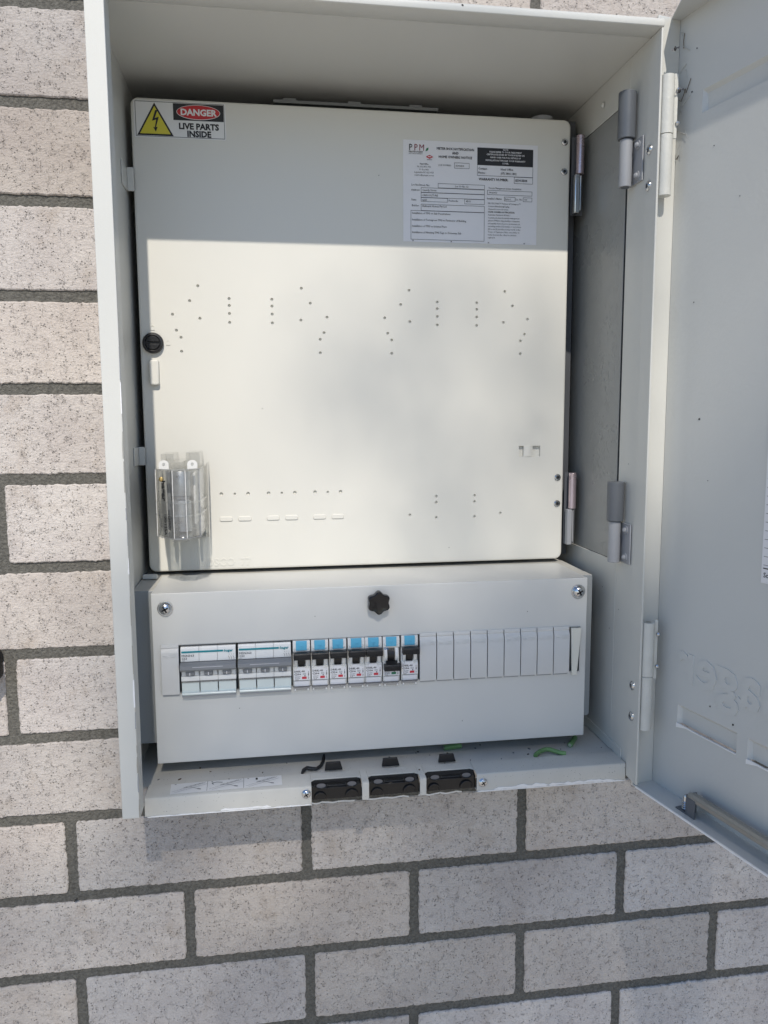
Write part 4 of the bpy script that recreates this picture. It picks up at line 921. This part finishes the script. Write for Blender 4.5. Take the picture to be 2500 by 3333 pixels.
# ------------------------------------------------------------------ wire offcuts and litter on the floor of the box
w_ = thing('wire_offcut', 'short straight green offcut under the middle of the cover', 'wire offcut', (.396, -.013, .0512), 'green earth wire offcuts'); d = MB(); d.tube([(.3871, -.0155, .0541), (.4062, -.0125, .0541)], .0030, M_WIRE, 14); d.build('sheath', w_); d = MB(); d.tube([(.3866, -.0156, .0541), (.3872, -.0155, .0541)], .0018, M_WIREC, 10); d.build('copper_core', w_)
w_ = thing('wire_offcut', 'short green offcut poking out beneath the right corner of the cover', 'wire offcut', (.528, -.022, .0512), 'green earth wire offcuts'); d = MB(); d.tube([(.5213, -.0305, .0539), (.5342, -.0125, .0539)], .0027, M_WIRE, 14); d.build('sheath', w_); d = MB(); d.tube([(.5208, -.0312, .0539), (.5214, -.0304, .0539)], .0017, M_WIREC, 10); d.build('copper_core', w_)
w_ = thing('wire_offcut', 'curved green and yellow wire loop behind the right end of the sill', 'wire offcut', (.494, -.046, .0512), 'green earth wire offcuts'); d = MB()
pts = [(.4765, -.0490, .0535), (.4777, -.0470, .0540), (.4830, -.0430, .0550), (.4899, -.0405, .0556), (.4951, -.0412, .0556), (.4991, -.0440, .0548), (.5040, -.0470, .0540), (.5095, -.0490, .0535)]; d.tube(pts, .0023, M_WIRE, 12); d.build('sheath', w_)
d = MB(); d.tube([(.2358, -.0495, .0528), (.2375, -.0462, .0545), (.2410, -.0435, .0552), (.2460, -.0440, .0543), (.2505, -.0440, .0540), (.2550, -.0400, .0550), (.2578, -.0335, .0562), (.2590, -.0265, .0575), (.2596, -.0225, .0585)], [.0012, .0019, .0021, .0019, .0017, .0017, .0017, .0016, .0009], M_BLACK, 10)
tag(d.build('rubber_strip'), 'curled black rubber strip on the box floor behind the left clip', 'rubber strip')
d = MB(); rg = random.Random(12)
for i in range(32):
    x_ = rg.uniform(.093, .555); y_ = rg.choice([rg.uniform(-.075, -.052), rg.uniform(-.049, -.008), rg.uniform(-.049, -.008)]); zb_ = SZ1 if y_ < -.0505 else .0512; r_ = rg.choice([.0004, .0005, .0006, .0009])
    if .108 < x_ < .219 and y_ < -.0505: continue
    if zb_ == SZ1 and any(a_ - .002 < x_ < b_ + .002 for a_, b_ in OP): continue
    an = rg.uniform(0, 3.14); e = rg.uniform(1, 2.4)
    P_ = [(x_ + r_ * e * math.cos(t_) * math.cos(an) - r_ * math.sin(t_) * math.sin(an), y_ + r_ * e * math.cos(t_) * math.sin(an) + r_ * math.sin(t_) * math.cos(an)) for t_ in [k * math.pi / 3 for k in range(6)]]
    d.prism(P_, zb_, zb_ + r_ * .8, 'z', rg.choice([M_INK, M_BARK, M_INKG]))
o = d.build('grit', smooth=False); tag(o, 'scattered dark grit and swarf on the sill and box floor', 'grit'); o['kind'] = 'stuff'
# dead insect and web specks in the hinge corner
def fly(x_, y_, z_, lab, s_=1.0):
    f = MB(); f.lathe((x_, y_, z_), [(.0003 * s_, 0), (.0009 * s_, .0008 * s_), (.0010 * s_, .002 * s_), (.0004 * s_, .0032 * s_)], M_INK, 8, 'z')
    f.add([(x_, y_, z_ + .002 * s_), (x_ + .0032 * s_, y_ - .0002, z_ + .0034 * s_), (x_ + .0028 * s_, y_, z_ + .0018 * s_)], [(0, 1, 2)], M_INKG); f.add([(x_, y_, z_ + .001 * s_), (x_ - .0028 * s_, y_ - .0002, z_ - .0004 * s_), (x_ - .0026 * s_, y_, z_ + .0012 * s_)], [(0, 1, 2)], M_INKG)
    tag(f.build('dead_insect'), lab, 'insect')
fly(.5745, -.1010, .7230, 'small dark dead insect on the door edge above the top hinge', 1.2)
fly(.5800, -.1010, .6880, 'dark dead insect caught beside the upper door hinge barrel', 1.4)

# wear: scuffed flange edge, webs and specks of dirt
rw_ = random.Random(9); d = MB(); z = .046
while z < .46:
    L = rw_.uniform(.006, .03); k = rw_.uniform(.0003, .0011)
    P_ = [(FX1 - k, z), (FX1 + .0001, z), (FX1 + .0001, z + L), (FX1 - k * rw_.uniform(.3, 1), z + L), (FX1 - k * rw_.uniform(.5, 1.3), z + L * .5)]
    d.prism(P_, YF - .00025, YF + .0002, 'y', rw_.choice([M_ALU, M_CHIP, M_LGREYH])); z += L + rw_.uniform(.0, .02)
o = d.build('scuffed_edge', box, smooth=False); o['kind'] = 'stuff'
d = MB()
def speck(x, y, z, r_, m_=M_INK, ax='y'):
    n_ = 7; a0 = rw_.uniform(0, 6)
    P_ = [(r_ * rw_.uniform(.6, 1.2) * math.cos(a0 + i * 6.283 / n_), r_ * rw_.uniform(.5, 1.1) * math.sin(a0 + i * 6.283 / n_)) for i in range(n_)]
    if ax == 'y': d.prism([(x + p, z + q) for p, q in P_], y - .0002, y + .0002, 'y', m_)
    else: d.prism([(y + p, z + q) for p, q in P_], x - .0002, x + .0002, 'x', m_)
for x, z in ((.4095, .2560), (.205, .412), (.332, .655)): speck(x, YP, z, .0006)
for x, z in ((.1763, .1180), (.402, .0905), (.252, .2075), (.470, .2030)): speck(x, CY, z, .0005)
for y, z in ((-.05, .205), (-.03, .18), (-.062, .355), (-.01, .22)): speck(RX, y, z, .0005, M_INKG, 'x')
speck(.381, YF - .001, .7478, .0011); speck(.150, YF - .001, .7465, .0006, M_INKG)
o = d.build('dirt_specks', smooth=False); tag(o, 'tiny dark dirt specks stuck to the cabinet and panel faces', 'dirt'); o['kind'] = 'stuff'
d = MB(); DM = Matrix.Translation(J) @ Matrix.Rotation(math.radians(-78.3), 4, 'Z')
for u, v, r_ in ((.046, .365, .0011), (.060, .31, .0005), (.033, .47, .0006), (.082, .55, .0005), (.075, .105, .0009), (.103, .098, .0012), (.05, .60, .0006), (.02, .655, .0010), (.024, .69, .0007)):
    P_ = [(u + r_ * rw_.uniform(.6, 1.2) * math.cos(i), v + r_ * rw_.uniform(.5, 1.1) * math.sin(i)) for i in range(6)]
    e = MB(); e.prism(P_, -.0004, -.0001, 'y', M_INK); d.add([DM @ Vector(q) for q in e.v], e.f, M_INK)
for k in range(16):
    a_, b_ = rw_.uniform(.002, .012), rw_.uniform(.60, .715); e = MB()
    e.tube([(a_, -.0008, b_), (a_ + rw_.uniform(-.004, .006), -.0012, b_ + rw_.uniform(-.006, .006)), (a_ + rw_.uniform(-.003, .010), -.0008, b_ + rw_.uniform(-.014, .010))], rw_.choice([.00012, .00018, .0003]), M_WSPOT, 5)
    mm = M_BARK if k % 4 == 0 else M_WSPOT; d.add([DM @ Vector(q) for q in e.v], e.f, mm)
o = d.build('web_litter', smooth=False); tag(o, 'wispy spider web bits and dark flecks on the inside of the open door', 'web litter'); o['kind'] = 'stuff'

# ------------------------------------------------------------------ unseen tree added behind the camera, leaves placed to shape the shade
tr = thing('added_shade_tree', 'unseen leafy tree added behind the camera to dapple the light on the wall', 'tree', (1.9, -5.6, -1.15))
d = MB(); d.tube([(1.9, -5.6, -1.15), (1.85, -5.55, .8), (1.6, -5.3, 2.6), (1.0, -4.9, 4.6), (.3, -4.5, 6.4), (-.1, -4.3, 8.4)], [.16, .13, .11, .08, .05, .02], M_BARK, 12)
for e in ((1.2, -3.9, 6.6), (-1.4, -4.2, 7.6), (.9, -5.4, 7.4), (-.6, -5.6, 7.2), (1.6, -4.6, 8.2)): d.tube([(.6, -4.7, 5.6), ((.6 + e[0]) / 2, (-4.7 + e[1]) / 2, (5.6 + e[2]) / 2 + .3), e], [.04, .03, .012], M_BARK, 8)
d.build('trunk', tr)
def sm(a, b, x): t = max(0, min(1, (x - a) / (b - a))); return t * t * (3 - 2 * t)
def trans(x, z):      # wanted share of sun reaching the wall-plane point (x, z)
    T = 1 - .40 * sm(.25, .40, x) + .32 * sm(.535, .575, x)
    T -= .46 * math.exp(-((x - .285) / .050) ** 2 - ((z - .490) / .045) ** 2)
    T -= .16 * math.exp(-((x - .34) / .05) ** 2 - ((z - .60) / .04) ** 2); T -= .16 * math.exp(-((x - .23 - (z - .40) * .6) / .03) ** 2) * sm(.30, .36, z) * (1 - sm(.46, .52, z)) * .6
    T += .16 * math.exp(-((x - .34) / .035) ** 2 - ((z - .38) / .04) ** 2)
    u = (1 - .40 * sm(.30, .46, x) + .30 * sm(.535, .57, x)) * .85
    k = sm(.20, .31, z); T = T * k + u * (1 - k)
    if z > .61: k = sm(.61, .67, z); T = T * (1 - k) + 1.0 * k
    if z < .24:
        c = .34 - .26 * sm(.24, .44, x)
        if x < .09: c = .95 * (1 - sm(.02, .065, x)) + c * sm(.02, .065, x)
        k = sm(.165, .215, z); T = T * k + c * (1 - k)
    if z < -.005:
        q = .14 + .78 * sm(.10, .16, x) * (1 - sm(.28, .38, x)) - .14 * sm(.30, .4, x)
        if x < .06: q = max(q, .95 * (1 - sm(-.02, .05, x)) * sm(-.10, -.0, z))
        k = sm(-.075, -.045, z); T = T * k + q * (1 - k)
    if z < -.09:
        q = .14 + .34 * (1 - sm(.0, .30, x)); k = sm(-.14, -.09, z); T = T * k + q * (1 - k)
    return max(.03, min(1, T))
LD = 8.6; rl = random.Random(21); d = MB()
S_ = SUN; e1 = Vector((1, 0, 0)); LW = .024; LH = .027; LA = LW * LH * .62
kx = (1 / abs(S_.y))          # wall-plane area to area across the beam
def leaf(P):
    n = (S_ + Vector((rl.gauss(0, .45), rl.gauss(0, .45), rl.gauss(0, .45)))).normalized(); u = n.orthogonal().normalized()
    u = Matrix.Rotation(rl.uniform(0, 6.28), 3, n) @ u; v = n.cross(u); s_ = rl.uniform(.8, 1.25); a_ = LW * .5 * s_; b_ = LH * .62 * s_
    d.add([P - v * b_, P + u * a_ * .8 - v * b_ * .1, P + v * b_, P - u * a_ * .8 - v * b_ * .1], [(0, 1, 2, 3)], M_LEAF)
step = .02; x = -.5
while x < 1.1:
    z = -.45
    while z < 1.3:
        cov = -math.log(trans(x, z)); beam = step * step * abs(S_.y); nn = cov * beam / (LW * LH * .50 * .85)
        k = int(nn) + (1 if rl.random() < nn - int(nn) else 0)
        for _ in range(k):
            leaf(Vector((x + rl.uniform(-.5, .5) * step, 0, z + rl.uniform(-.5, .5) * step)) + S_ * (LD + rl.uniform(-.7, .7)))
        z += step
    x += step
for _ in range(2600):     # the rest of the crown round the part that shades the box
    a_ = rl.uniform(0, 6.28); rr = .95 + abs(rl.gauss(0, .6)); P = Vector((.3 + rr * math.cos(a_) * 1.3, 0, .4 + rr * math.sin(a_) * 1.6)) + S_ * (LD + rl.uniform(-.9, .9)); LW, LH = .07, .085; leaf(P)
d.build('foliage', tr, smooth=False)
